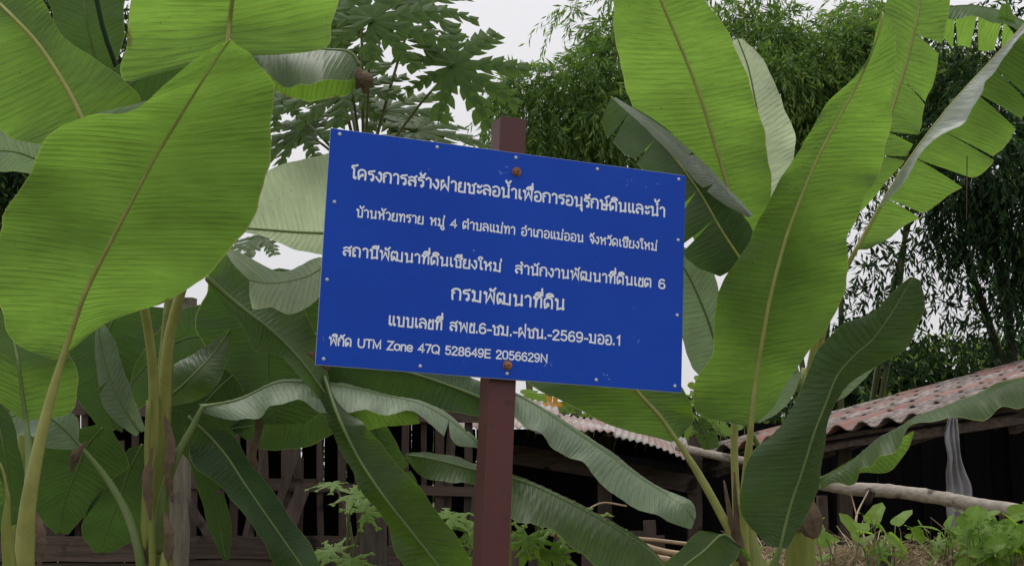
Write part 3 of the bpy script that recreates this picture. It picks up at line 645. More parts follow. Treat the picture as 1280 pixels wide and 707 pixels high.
blade(B, [(288, 412, 284, 410, 290, 415, 4.95), (268, 440, 252, 440, 285, 452, 4.95, .05, -.05), (245, 465, 222, 455, 268, 480, 4.9, .05, -.05), (220, 488, 200, 478, 248, 500, 4.88), (195, 505, 185, 502, 205, 512, 4.85)][::-1], M_MID, seed=11, rib=(.009, .004), ribmat=M_RIBG)
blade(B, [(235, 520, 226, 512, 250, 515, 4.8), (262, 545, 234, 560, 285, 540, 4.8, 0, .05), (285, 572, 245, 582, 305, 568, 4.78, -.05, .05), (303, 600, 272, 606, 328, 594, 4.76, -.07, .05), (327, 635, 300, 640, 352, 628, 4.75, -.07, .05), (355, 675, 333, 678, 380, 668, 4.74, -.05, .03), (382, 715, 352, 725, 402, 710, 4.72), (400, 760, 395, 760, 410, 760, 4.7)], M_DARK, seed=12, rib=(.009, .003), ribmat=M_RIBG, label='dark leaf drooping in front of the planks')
mb = MB(); C = cr([list(P(*q[:3])) + [q[3]] for q in [(192, 720, 4.7, .014), (188, 640, 4.7, .012), (184, 560, 4.7, .011), (186, 500, 4.72, .009)]], 16)
mb.tube([Vector(c[:3]) for c in C], [float(c[3]) for c in C], 8); mb.build('leaf_stalk', M_STEM, B, True)
mb = MB(); C = cr([list(P(*q[:3])) + [q[3]] for q in [(206, 760, 4.72, .024), (204, 720, 4.7, .02), (205, 700, 4.7, .014), (203, 690, 4.7, .004)]], 12)
mb.tube([Vector(c[:3]) for c in C], [float(c[3]) for c in C], 8); mb.build('sucker', M_STEM, B, True)

# ---- plant D, behind the signpost
D = plant_at(622, 5.3, 'banana plant growing behind the signpost, its leaves arching out below the sign')
stem_tube(D, [(622, foot(622, 5.3), 5.3, .062), (622, 760, 5.3, .056), (623, 640, 5.3, .05), (626, 520, 5.3, .045), (630, 440, 5.3, .04), (634, 330, 5.3, .03)])
blade(D, [(300, 62, 308, 70, 304, 72, 4.95), (335, 60, 350, 106, 347, 116, 4.95, -.15, .15), (370, 60, 376, 104, 374, 128, 4.95, -.2, .2), (410, 62, 407, 103, 408, 126, 4.95, -.2, .2), (438, 66, 436, 100, 440, 114, 4.95, -.12, .15), (450, 82, 447, 96, 455, 100, 4.95)][::-1], M_MID, seed=13, rib=(.01, .005), ribmat=M_RIBG)
v_ = MB(); 
for k in range(5):
    R = random.Random(k); x = 446 + 4 * k
    C = [P(x + R.uniform(-3, 3), 84 + 3 * k, 4.9), P(x + R.uniform(-2, 6), 98, 4.88), P(x + R.uniform(-6, 6), 114 + R.uniform(-6, 10), 4.9)]
    v_.tube(curve_pts(C, 7), [.004, .012, .016, .02, .014, .01, .003], 6, squash=.25)
v_.build('dry_leaf_tip', M_DRY, D, False)
blade(D, [(250, 286, 250, 282, 250, 290, 4.95), (300, 285, 305, 248, 302, 290, 4.9, -.05, 0), (330, 287, 326, 221, 333, 297, 4.9, -.08, 0), (370, 290, 366, 201, 374, 313, 4.9, -.1, 0), (420, 292, 415, 194, 425, 322, 4.9, -.1, 0), (480, 295, 480, 210, 480, 325, 5.0), (560, 310, 560, 300, 560, 315, 5.1)][::-1], M_WAXY, seed=14, rib=(.011, .005), ribmat=M_RIBG, label='pale waxy leaf reaching out behind the left edge of the sign')
blade(D, [(258, 346, 256, 350, 264, 338, 4.85), (285, 370, 280, 380, 291, 314, 4.85, -.02, .1), (306, 387, 303, 410, 338, 342, 4.83, -.05, .12), (338, 412, 318, 434, 372, 362, 4.8, -.06, .15), (372, 446, 352, 444, 395, 420, 4.8, -.05, .1), (400, 482, 384, 482, 412, 478, 4.8, -.03, .05), (428, 520, 424, 522, 432, 518, 4.8)], M_MID, seed=15, rib=(.013, .004), ribmat=M_RIBG, bulge=.12)
blade(D, [(410, 330, 410, 350, 410, 322, 4.78), (385, 345, 394, 378, 390, 325, 4.75, -.04, .1), (358, 352, 362, 395, 345, 338, 4.74, -.06, .12), (335, 354, 338, 386, 305, 320, 4.74, -.04, .12), (312, 350, 316, 385, 282, 310, 4.76)], M_WAXY, seed=16, rib=(.006, .003), ribmat=M_RIBG, bulge=.15)
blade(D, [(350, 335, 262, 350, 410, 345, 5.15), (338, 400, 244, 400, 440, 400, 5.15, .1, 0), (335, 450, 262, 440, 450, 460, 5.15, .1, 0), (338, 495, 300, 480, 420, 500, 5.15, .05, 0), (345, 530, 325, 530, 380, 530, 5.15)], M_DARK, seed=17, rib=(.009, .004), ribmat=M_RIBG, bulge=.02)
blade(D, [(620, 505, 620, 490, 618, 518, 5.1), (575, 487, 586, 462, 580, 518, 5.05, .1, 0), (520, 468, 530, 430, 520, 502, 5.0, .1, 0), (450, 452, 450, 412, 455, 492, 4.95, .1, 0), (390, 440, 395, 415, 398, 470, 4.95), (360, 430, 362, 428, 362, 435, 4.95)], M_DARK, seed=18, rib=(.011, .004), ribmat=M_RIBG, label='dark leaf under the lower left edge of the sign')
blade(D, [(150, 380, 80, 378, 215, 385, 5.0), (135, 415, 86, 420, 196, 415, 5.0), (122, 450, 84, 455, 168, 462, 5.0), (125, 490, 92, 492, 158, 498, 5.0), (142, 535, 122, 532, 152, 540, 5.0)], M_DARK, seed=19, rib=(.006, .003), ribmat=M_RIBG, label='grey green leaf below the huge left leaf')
blade(D, [(405, 470, 385, 470, 425, 500, 4.85), (425, 525, 402, 515, 455, 530, 4.7, .05, 0), (450, 575, 425, 562, 480, 560, 4.65, .05, 0), (480, 620, 455, 612, 515, 600, 4.6, .05, 0), (515, 665, 482, 660, 555, 650, 4.6, .04, 0), (550, 710, 502, 705, 592, 705, 4.6), (585, 770, 560, 780, 610, 760, 4.6)], M_MID, seed=20, rib=(.010, .004), ribmat=M_RIBG, bulge=.08, label='long leaf drooping to the bottom left of the post')
blade(D, [(615, 592, 615, 585, 615, 600, 5.25), (585, 585, 585, 572, 590, 605, 5.2, .08, -.08), (555, 577, 550, 566, 560, 604, 5.15, .08, -.08), (528, 571, 528, 564, 528, 596, 5.1, .04, -.04), (507, 568, 507, 566, 507, 572, 5.1)], M_MID, seed=21, rib=(.008, .003), ribmat=M_RIBG)
blade(D, [(630, 486, 632, 484, 628, 500, 5.3), (664, 503, 665, 500, 650, 530, 5.28, .02, -.15), (713, 536, 715, 532, 688, 562, 5.22, .02, -.2), (763, 570, 765, 566, 728, 580, 5.18, .02, -.2), (798, 596, 800, 592, 770, 622, 5.12, .02, -.2), (830, 616, 832, 612, 816, 648, 5.08, .02, -.15), (856, 634, 866, 628, 842, 656, 5.0, .03, -.03), (868, 650, 870, 645, 864, 660, 5.0)], M_PALE, seed=22, rib=(.007, .003), ribmat=M_RIBG, bulge=.1, label='pale narrow leaf sloping down to the right of the post')
blade(D, [(628, 592, 630, 588, 620, 622, 5.2), (670, 608, 672, 604, 648, 650, 5.18, .02, -.2), (720, 632, 722, 628, 694, 672, 5.12, .02, -.22), (770, 660, 772, 656, 740, 704, 5.05, .02, -.2), (818, 694, 820, 690, 785, 735, 5.0, .02, -.15), (852, 744, 853, 742, 846, 752, 4.95)], M_MID, seed=23, rib=(.009, .004), ribmat=M_RIBG, bulge=.06, ripple=2.4, label='ribbed leaf crossing in front of the bamboo rail')

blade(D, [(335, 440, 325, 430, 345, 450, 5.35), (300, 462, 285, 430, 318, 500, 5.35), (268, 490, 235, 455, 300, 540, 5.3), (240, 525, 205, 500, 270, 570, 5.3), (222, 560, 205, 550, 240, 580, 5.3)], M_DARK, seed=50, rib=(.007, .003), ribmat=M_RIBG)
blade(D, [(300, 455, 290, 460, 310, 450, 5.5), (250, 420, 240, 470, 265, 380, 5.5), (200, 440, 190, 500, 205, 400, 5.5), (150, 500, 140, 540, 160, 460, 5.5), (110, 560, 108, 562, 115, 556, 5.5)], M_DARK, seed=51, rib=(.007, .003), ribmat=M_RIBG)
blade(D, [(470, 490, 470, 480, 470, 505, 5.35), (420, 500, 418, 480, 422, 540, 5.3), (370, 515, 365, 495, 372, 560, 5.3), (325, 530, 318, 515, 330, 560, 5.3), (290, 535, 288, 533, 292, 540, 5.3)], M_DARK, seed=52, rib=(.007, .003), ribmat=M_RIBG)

for q_, pl_, sd_ in (([(206, 520, 4.7), (214, 552, 4.68), (210, 590, 4.68), (216, 628, 4.7)], B, 1), ([(190, 560, 4.7), (184, 600, 4.68), (188, 650, 4.68)], B, 2), ([(318, 500, 4.86), (324, 532, 4.85), (316, 565, 4.85), (322, 604, 4.86)], B, 3),
                     ([(108, 552, 4.85), (96, 566, 4.84), (88, 590, 4.86)], B, 4), ([(205, 640, 4.7), (212, 670, 4.68), (208, 712, 4.7)], B, 5), ([(384, 440, 4.7), (398, 448, 4.7), (412, 462, 4.72)], D, 6), ([(46, 640, 4.18), (52, 672, 4.16), (48, 712, 4.18)], A, 7)):
    mb = MB(); Rd = random.Random(sd_)
    C = curve_pts([P(*p) for p in q_], 14)
    mb.tube(C, [(.004 + .014 * math.sin(math.pi * i / 13) * Rd.uniform(.6, 1.2)) for i in range(14)], 6, squash=.3)
    mb.build('dry_leaf_strip', M_DRY, pl_)
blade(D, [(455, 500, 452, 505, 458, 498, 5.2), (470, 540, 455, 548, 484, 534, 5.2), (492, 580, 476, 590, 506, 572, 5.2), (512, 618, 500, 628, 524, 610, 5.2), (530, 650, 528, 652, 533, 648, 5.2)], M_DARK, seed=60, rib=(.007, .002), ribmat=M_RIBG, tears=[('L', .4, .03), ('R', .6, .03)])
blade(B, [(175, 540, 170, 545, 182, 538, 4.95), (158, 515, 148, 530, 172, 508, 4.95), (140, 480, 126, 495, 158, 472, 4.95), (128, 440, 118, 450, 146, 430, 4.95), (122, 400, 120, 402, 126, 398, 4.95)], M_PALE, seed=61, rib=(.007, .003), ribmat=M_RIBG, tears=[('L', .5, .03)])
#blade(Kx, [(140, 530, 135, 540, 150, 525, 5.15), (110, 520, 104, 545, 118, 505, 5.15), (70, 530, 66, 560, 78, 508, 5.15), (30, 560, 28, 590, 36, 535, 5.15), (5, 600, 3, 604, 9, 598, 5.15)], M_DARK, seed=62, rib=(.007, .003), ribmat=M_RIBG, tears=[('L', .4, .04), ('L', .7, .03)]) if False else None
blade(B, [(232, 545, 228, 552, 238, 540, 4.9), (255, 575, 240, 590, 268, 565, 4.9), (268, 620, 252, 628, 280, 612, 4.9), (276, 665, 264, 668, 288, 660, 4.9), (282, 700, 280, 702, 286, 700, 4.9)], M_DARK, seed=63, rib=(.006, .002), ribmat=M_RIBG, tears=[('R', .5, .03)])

# ---- plant C, right of the sign
Cc = plant_at(930, 5.0, 'banana plant right of the sign carrying the tall upright leaves')
stem_tube(Cc, [(938, foot(938, 5.0), 5.0, .09), (938, 740, 5.0, .07), (934, 700, 5.0, .058), (932, 660, 5.0, .036), (930, 630, 5.0, .02)])
blade(Cc, [(925, 330, 880, 330, 955, 320, 5.1), (912, 245, 842, 240, 963, 250, 5.08, .05, 0), (893, 178, 815, 205, 959, 180, 5.05, .05, 0), (872, 112, 790, 132, 940, 115, 5.0, .04, .0), (848, 52, 772, 66, 916, 52, 4.95), (825, -2, 765, 0, 880, -4, 4.9), (805, -60, 760, -60, 850, -62, 4.85), (785, -125, 783, -124, 790, -125, 4.8)], M_BRIGHT, seed=24, rib=(.013, .006), bulge=-.04,
      pet=[(925, 700, 5.0, .02), (920, 620, 5.02, .015), (918, 540, 5.05, .014), (926, 440, 5.08, .014)], label='tall bright leaf rising above the right corner of the sign')
blade(Cc, [(939, 530, 930, 532, 946, 527, 4.8), (941, 505, 878, 520, 962, 513, 4.8, .05, .02), (946, 465, 867, 480, 990, 466, 4.8, .06, .04), (953, 425, 893, 438, 1016, 430, 4.78, .06, .05), (960, 385, 892, 392, 1053, 388, 4.76, .05, .05), (972, 335, 908, 345, 1060, 335, 4.74, .05, .05), (985, 290, 938, 298, 1062, 290, 4.72, .04, .05), (1000, 250, 952, 267, 1080, 248, 4.7, .03, .05), (1022, 198, 982, 214, 1105, 210, 4.68, .02, .04), (1047, 150, 1010, 170, 1112, 165, 4.66, .02, .03), (1072, 105, 1040, 126, 1116, 110, 4.64), (1090, 65, 1080, 85, 1118, 60, 4.62), (1102, 30, 1095, 38, 1116, 26, 4.6), (1104, 15, 1102, 17, 1107, 17, 4.6)], M_BRIGHT, seed=25, rib=(.0135, .004), bulge=-.05, wave=.016,
      pet=[(932, 740, 4.95, .03), (930, 690, 4.92, .02), (930, 620, 4.88, .015), (935, 570, 4.83, .014)], label='long bright wavy leaf pointing to the upper right')
blade(Cc, [(846, 550, 838, 552, 855, 542, 4.95), (825, 520, 768, 532, 867, 525, 4.95, -.02, .05), (802, 495, 716, 508, 863, 508, 4.95, -.02, .06), (782, 472, 678, 488, 850, 482, 4.95, -.02, .06), (752, 440, 655, 468, 822, 440, 5.0), (715, 400, 680, 410, 750, 395, 5.05)], M_MID, seed=26, rib=(.0125, .006), bulge=-.05,
      pet=[(938, 730, 4.93, .028), (925, 690, 4.93, .019), (900, 640, 4.94, .016), (872, 590, 4.95, .014)], label='leaf spreading under the lower right corner of the sign')
blade(Cc, [(930, 330, 900, 345, 945, 300, 4.98), (902, 288, 858, 325, 930, 266, 4.97, -.05, 0), (876, 243, 848, 275, 905, 236, 4.96, -.08, 0), (845, 200, 815, 228, 870, 196, 4.95, -.08, 0), (800, 152, 773, 188, 826, 156, 4.93, -.05, 0), (764, 121, 750, 152, 770, 122, 4.9)], M_DARK, seed=27, rib=(.009, .004), tears=[('L', .25, .03), ('L', .42, .03), ('L', .72, .02), ('L', .88, .02)], bulge=.04, label='ragged leaf folding behind the upper right corner of the sign')
blade(Cc, [(940, 270, 936, 272, 942, 268, 4.9), (905, 240, 893, 247, 912, 236, 4.88), (865, 199, 856, 210, 872, 196, 4.87), (820, 160, 815, 168, 826, 158, 4.86), (768, 122, 767, 124, 770, 122, 4.85)], M_SILVER, seed=28, ribs=False, tears=[('L', .3, .02), ('R', .5, .02)], name='curled_leaf_margin')
blade(Cc, [(935, 700, 925, 690, 942, 705, 4.72), (905, 668, 882, 660, 928, 682, 4.7), (880, 688, 852, 684, 915, 705, 4.66), (850, 712, 832, 704, 880, 735, 4.62), (825, 745, 818, 740, 840, 760, 4.6)], M_MID, seed=29, rib=(.009, .004), ribmat=M_RIBG)
mb = MB()
for q in ([(905, 600, 4.95), (912, 640, 4.93), (925, 700, 4.92)], [(918, 590, 4.9), (921, 650, 4.9), (930, 710, 4.9)]):
    mb = MB(); mb.tube(curve_pts([P(*p) for p in q], 8), [.003, .006, .008, .01, .012, .014, .015, .016], 6, squash=.4); mb.build('dry_sheath', M_DRY, Cc, True)

# ---- plant E, folded dark leaf in front
E_ = plant_at(965, 4.55, 'young banana plant with one big dark folded leaf in front of the tiled roof')
stem_tube(E_, [(958, foot(958, 4.55), 4.55, .055), (958, 760, 4.55, .042), (962, 715, 4.55, .028), (966, 700, 4.55, .02)])
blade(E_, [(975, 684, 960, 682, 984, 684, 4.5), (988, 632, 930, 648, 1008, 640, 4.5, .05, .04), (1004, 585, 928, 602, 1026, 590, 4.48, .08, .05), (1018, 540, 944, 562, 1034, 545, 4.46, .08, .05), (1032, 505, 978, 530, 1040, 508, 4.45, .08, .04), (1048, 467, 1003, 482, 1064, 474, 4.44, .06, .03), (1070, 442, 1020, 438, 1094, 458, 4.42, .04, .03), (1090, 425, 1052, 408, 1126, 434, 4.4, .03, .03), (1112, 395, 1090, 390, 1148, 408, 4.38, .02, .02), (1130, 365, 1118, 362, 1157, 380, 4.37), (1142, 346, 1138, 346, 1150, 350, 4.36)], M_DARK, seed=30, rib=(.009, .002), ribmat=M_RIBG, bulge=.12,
      pet=[(962, 740, 4.55, .025), (968, 705, 4.52, .014)], label='big dark folded leaf leaning to the right')
v_ = MB(); v_.tube(curve_pts([P(1005, 610, 4.75), P(1012, 650, 4.72), P(1020, 672, 4.72)], 8), [.004, .02, .035, .045, .05, .045, .035, .01], 7, squash=.3); v_.build('dry_leaf', M_DRY, E_, False)

# ---- plant F, behind on the right: torn leaves
Fp = plant_at(1000, 5.5, 'banana plant behind the others on the right with torn silvery leaves')
stem_tube(Fp, [(1000, foot(1000, 5.5), 5.5, .075), (1000, 700, 5.5, .062), (1002, 600, 5.5, .052), (1006, 530, 5.5, .04), (1010, 460, 5.5, .025)])
blade(Fp, [(960, 310, 945, 305, 972, 305, 5.35), (958, 240, 928, 240, 984, 235, 5.35), (953, 185, 915, 185, 994, 180, 5.35), (944, 125, 908, 125, 973, 120, 5.35), (934, 80, 905, 85, 955, 74, 5.35), (922, 48, 915, 52, 928, 49, 5.35)], M_WAXY, seed=31, rib=(.007, .004), ribmat=M_RIBG, wave=.02,
      pet=[(1008, 520, 5.5, .016), (985, 420, 5.42, .01)], label='pale waxy leaf between the two tall bright leaves')
blade(Fp, [(1062, 270, 1050, 262, 1080, 262, 5.2), (1083, 225, 1058, 212, 1108, 228, 5.2), (1100, 180, 1078, 160, 1138, 186, 5.2), (1120, 120, 1088, 110, 1152, 150, 5.2), (1138, 60, 1098, 50, 1170, 85, 5.2), (1150, 0, 1112, -5, 1185, 10, 5.2), (1155, -60, 1118, -60, 1190, -60, 5.2), (1160, -120, 1158, -120, 1164, -120, 5.2)], M_BRIGHT, seed=32, rib=(.011, .005), tears=[('R', .22, .02), ('R', .30, .05), ('R', .46, .015), ('R', .60, .05)],
      pet=[(1006, 500, 5.5, .02), (1025, 400, 5.4, .015), (1045, 320, 5.25, .012)], label='upright leaf torn into strips down its right side')
blade(Fp, [(1070, 312, 1068, 306, 1082, 312, 5.3), (1105, 250, 1118, 256, 1150, 272, 5.3, -.1, .05), (1145, 188, 1166, 204, 1215, 222, 5.3, -.14, .06), (1190, 130, 1222, 152, 1262, 175, 5.3, -.16, .06), (1240, 75, 1252, 100, 1292, 125, 5.3, -.14, .06), (1290, 20, 1305, 40, 1335, 70, 5.3, -.1, .05), (1330, -30, 1334, -24, 1345, -10, 5.3)], [M_BRIGHT], seed=33, sides='R', rib=(.012, .005), tears=[('R', .17, .03), ('R', .31, .06), ('R', .42, .02), ('R', .57, .06), ('R', .66, .02)],
      pet=[(1008, 500, 5.5, .02), (1022, 440, 5.45, .016), (1045, 360, 5.35, .014)], label='big torn leaf sweeping up to the right corner')
blade(Fp, [(1100, 258, 1101, 259, 1150, 272, 5.28), (1128, 213, 1134, 222, 1215, 222, 5.28, -.03, 0), (1145, 188, 1158, 184, 1215, 222, 5.28, -.06, 0), (1170, 155, 1196, 152, 1262, 175, 5.28, -.1, 0), (1190, 130, 1218, 126, 1262, 175, 5.28, -.1, 0), (1215, 102, 1232, 102, 1262, 175, 5.28, -.1, 0), (1240, 75, 1249, 82, 1292, 125, 5.28, -.06, 0), (1270, 42, 1274, 48, 1335, 70, 5.28, -.04, 0), (1300, 8, 1303, 12, 1345, -10, 5.28)], M_SILVER, seed=34, sides='L', ribs=False, bulge=.12, name='folded_leaf_half')
blade(Fp, [(1024, 599, 1024, 597, 1026, 612, 4.95), (1062, 578, 1062, 575, 1066, 596, 4.95, 0, -.15), (1112, 546, 1114, 542, 1100, 573, 4.98, .02, -.28), (1170, 516, 1172, 512, 1166, 548, 4.95, .02, -.28), (1226, 493, 1228, 489, 1236, 520, 4.9, .02, -.26), (1290, 473, 1290, 469, 1292, 500, 4.85, .02, -.2), (1360, 460, 1360, 457, 1360, 462, 4.7)], M_MID, seed=35, rib=(.008, .004), ribmat=M_RIBG, wave=.03, bulge=.15,
      pet=[(1000, 660, 5.45, .02), (1008, 620, 5.1, .012)], label='long wavy leaf lying out to the right below the tiled roof')
blade(Fp, [(1060, 590, 1060, 591, 1050, 592, 5.02), (1078, 572, 1082, 591, 1085, 570, 5.03), (1100, 560, 1108, 589, 1105, 550, 5.05), (1118, 552, 1124, 576, 1130, 535, 5.05), (1130, 545, 1136, 560, 1145, 520, 5.03), (1142, 538, 1142, 545, 1142, 530, 5.0)], M_BRIGHT, seed=55, sides='L', ribs=False, name='leaf_underside')
blade(Fp, [(903, 475, 882, 485, 908, 472, 5.25), (893, 425, 862, 450, 908, 420, 5.25), (878, 382, 846, 405, 900, 375, 5.25), (857, 338, 836, 345, 884, 326, 5.25), (830, 300, 828, 302, 835, 300, 5.25)], M_PALE, seed=36, rib=(.009, .004), ribmat=M_RIBG,
      pet=[(1000, 640, 5.5, .018), (950, 560, 5.3, .012)], label='pale ribbed leaf just right of the sign')
blade(Fp, [(945, 528, 938, 520, 950, 528, 5.3), (958, 498, 942, 480, 978, 512, 5.3), (975, 478, 965, 462, 992, 490, 5.3), (998, 462, 994, 456, 1003, 468, 5.3)], M_PALE, seed=37, rib=(.006, .003), ribmat=M_RIBG)
blade(Fp, [(1035, 500, 1025, 490, 1042, 505, 5.0), (1048, 470, 1038, 450, 1062, 490, 5.0), (1068, 455, 1060, 440, 1090, 462, 5.0), (1100, 440, 1098, 436, 1108, 444, 5.0)], M_PALE, seed=38, rib=(.006, .003), ribmat=M_RIBG)
blade(Fp, [(872, 525, 868, 520, 878, 520, 5.2), (882, 545, 868, 540, 893, 535, 5.2), (888, 562, 880, 562, 900, 558, 5.2)], M_DARK, seed=39, tears=[('L', .5, .01), ('R', .5, .01)], rib=(.005, .002), ribmat=M_RIBG)

# ---- plant H, off to the right, only leaf ends in view
Hp = plant_at(1420, 5.6, 'banana plant at the right edge of which only the leaf ends show', )
stem_tube(Hp, [(1420, foot(1420, 5.6), 5.6, .08), (1420, 600, 5.6, .07), (1410, 300, 5.6, .05), (1400, 120, 5.6, .03)])
blade(Hp, [(1390, 110, 1392, 116, 1388, 116, 5.6), (1340, 60, 1340, 90, 1335, 110, 5.55, -.12, .1), (1290, 32, 1292, 60, 1285, 82, 5.5, -.15, .12), (1250, 14, 1252, 32, 1242, 62, 5.5, -.15, .12), (1212, 7, 1215, 22, 1208, 62, 5.5, -.12, .12), (1176, 12, 1178, 22, 1182, 48, 5.5, -.05, .08), (1168, 18, 1168, 20, 1170, 22, 5.5)], M_BRIGHT, seed=40, rib=(.01, .004), ribmat=M_RIBG, tears=[('R', .5, .03), ('R', .62, .04), ('R', .74, .04), ('R', .86, .03)])
blade(Hp, [(1390, 130, 1392, 136, 1388, 124, 5.5), (1340, 110, 1345, 130, 1335, 85, 5.45), (1290, 70, 1300, 95, 1285, 45, 5.4), (1262, 30, 1275, 45, 1250, 20, 5.4), (1258, 5, 1262, 2, 1252, 4, 5.4)], M_MID, seed=41, rib=(.01, .004), ribmat=M_RIBG)

# ---- plant K, pale leaves far left behind
Kp = plant_at(30, 5.6, 'banana plant standing back at the far left, hidden but for grey leaves')
stem_tube(Kp, [(30, foot(30, 5.6), 5.6, .06), (32, 600, 5.6, .05), (60, 400, 5.6, .05), (90, 230, 5.6, .03)])
blade(Kp, [(88, 235, 70, 236, 95, 230, 5.5), (55, 205, 40, 218, 68, 180, 5.45), (20, 190, 10, 215, 25, 165, 5.4), (-20, 190, -25, 210, -15, 160, 5.4), (-60, 200, -60, 205, -60, 190, 5.4)], M_PALE, seed=42, rib=(.008, .003), ribmat=M_RIBG)
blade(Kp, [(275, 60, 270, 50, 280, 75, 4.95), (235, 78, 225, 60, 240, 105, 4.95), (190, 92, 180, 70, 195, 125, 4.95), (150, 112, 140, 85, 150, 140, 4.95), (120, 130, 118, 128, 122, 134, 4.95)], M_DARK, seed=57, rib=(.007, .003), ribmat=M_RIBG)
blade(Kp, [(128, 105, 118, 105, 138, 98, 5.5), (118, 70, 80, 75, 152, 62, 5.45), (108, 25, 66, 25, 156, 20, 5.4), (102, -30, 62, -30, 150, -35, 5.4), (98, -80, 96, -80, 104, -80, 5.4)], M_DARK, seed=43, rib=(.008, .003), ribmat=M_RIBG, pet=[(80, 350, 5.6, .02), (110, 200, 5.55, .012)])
mb = MB(); mb.tube(curve_pts([P(115, -30, 5.2), P(130, 40, 5.2), P(148, 95, 5.25), (P(150, 200, 5.4)), P(110, 420, 5.6)], 20), .01, 7); mb.build('leaf_stalk', M_DKF, Kp, True)

# ------------------------------------------------------------------ tree foliage
def np_mesh(name, V, Q, mat, parent, kind=None, midx=None):
    me = bpy.data.meshes.new(name)
    me.vertices.add(len(V)); me.vertices.foreach_set('co', V.astype(np.float32).ravel())
    k = Q.shape[1]
    me.loops.add(len(Q) * k); me.loops.foreach_set('vertex_index', Q.astype(np.int32).ravel())
    me.polygons.add(len(Q)); me.polygons.foreach_set('loop_start', np.arange(0, len(Q) * k, k, dtype=np.int32))
    me.polygons.foreach_set('loop_total', np.full(len(Q), k, dtype=np.int32))
    for m in (mat if isinstance(mat, (list, tuple)) else [mat]): me.materials.append(m)
    if midx is not None: me.polygons.foreach_set('material_index', midx.astype(np.int32))
    me.update(calc_edges=True); me.validate()
    o = bpy.data.objects.new(name, me); COL.objects.link(o)
    if parent is not None:
        o.parent = parent; o.matrix_parent_inverse = Matrix.Translation(-Vector(parent.location))
    if kind: o['kind'] = kind
    return o

def foliage(name, parent, clusters, mats, seed=0, leaf=(.12, .016), per=14, spray=(.25, .55), droop=.6, mprob=None, kind='stuff', fan=.6):
    """clusters: (centre Vector, (rx, ry, rz), number of sprays).  Each spray is a drooping twig lined with narrow leaves."""
    rg = np.random.default_rng(seed)
    VS = []; MI = []; tw = MB()
    for c, rad, ns in clusters:
        d = rg.normal(size=(ns, 3)); d /= np.linalg.norm(d, axis=1)[:, None]
        rr = rg.uniform(0.25, 1.0, ns) ** 0.6
        st = np.array(c) + d * rr[:, None] * np.array(rad)
        out = d * .6 + rg.normal(size=(ns, 3)) * .45 + np.array([0, 0, -droop * .5]); out /= np.linalg.norm(out, axis=1)[:, None]
        ln = rg.uniform(spray[0], spray[1], ns)
        for k in range(per):
            t = (k + .5) / per
            p = st + out * (ln * t)[:, None] + np.array([0, 0, -1]) * (droop * ln * t * t * .7)[:, None]
            side = 1 if k % 2 else -1
            tdir = out + np.array([0, 0, -1]) * (droop * 1.2 * t); tdir /= np.linalg.norm(tdir, axis=1)[:, None]
            rnd = rg.normal(size=(ns, 3)); lat = np.cross(tdir, rnd); lat /= np.linalg.norm(lat, axis=1)[:, None] + 1e-9
            ld = tdir * (1 - fan * .5) + lat * side * fan + np.array([0, 0, -.25]); ld /= np.linalg.norm(ld, axis=1)[:, None]
            wv = np.cross(ld, rg.normal(size=(ns, 3))); wv /= np.linalg.norm(wv, axis=1)[:, None] + 1e-9
            L_ = (leaf[0] * rg.uniform(.6, 1.25, ns))[:, None]; W_ = (leaf[1] * rg.uniform(.7, 1.3, ns))[:, None]
            q = np.stack([p, p + ld * L_ * .4 + wv * W_ * .5, p + ld * L_, p + ld * L_ * .4 - wv * W_ * .5], 1)
            VS.append(q.reshape(-1, 3))
            if len(mats) > 1: MI.append((rg.random(ns) < (mprob or .5)).astype(int))
    V = np.concatenate(VS); Q = np.arange(len(V)).reshape(-1, 4)
    return np_mesh(name, V, Q, mats, parent, kind, np.concatenate(MI) if MI else None)

def woody(parent, pts, mat, name, n=8, k=18):
    C = cr([list(q[0]) + [q[1]] for q in pts], k)
    mb = MB(); mb.tube([Vector(c[:3]) for c in C], [max(.002, float(c[3])) for c in C], n)
    return mb.build(name, mat, parent, True)
def PG(px, d, dz=0):
    p = P(px, 600, d); return Vector((p.x, p.y, ground_z(p.x, p.y) + dz))

def tree(label, cat, root_px, root_d, canes, clusters, mats, leaf, per, spray, droop, seed, mprob=.4, cm=None, name='bamboo_clump', fan=.6, thick=.035, grp=None, dens=1.0):
    r = PG(root_px, root_d)
    t = thing(name, r, label, cat, grp)
    R = random.Random(seed)
    cl = [(P(*c[:3]), c[3], int(c[4] * dens)) for c in clusters]
    if dens > 1:                       # uneven sub-clumps inside each mass
        sub = []
        for c, rad, ns in cl:
            sub.append((c, rad, int(ns * .5)))
            for q in range(4):
                sub.append((c + Vector([R.uniform(-.8, .8) * rad[a] for a in range(3)]), tuple(x * .3 for x in rad), int(ns * .125)))
    else: sub = cl
    for i in range(canes):
        tgt = cl[i % len(cl)][0]
        b = r + Vector((R.uniform(-.3, .3), R.uniform(-.3, .3), -.1))
        mid = b.lerp(tgt, .55) + Vector((R.uniform(-.2, .2), R.uniform(-.2, .2), .35))
        woody(t, [(b, thick), (mid, thick * .75), (tgt, thick * .35), (tgt + Vector((R.uniform(-.3, .3), R.uniform(-.3, .3), R.uniform(-.3, .1))), .006)], cm or M_CANE, 'cane' if cat == 'bamboo' else ('trunk' if i == 0 else 'limb'))
    foliage('crown', t, sub, mats, seed, leaf, per, spray, droop, mprob, fan=fan)
    return t
GT = 'trees behind the banana plants'
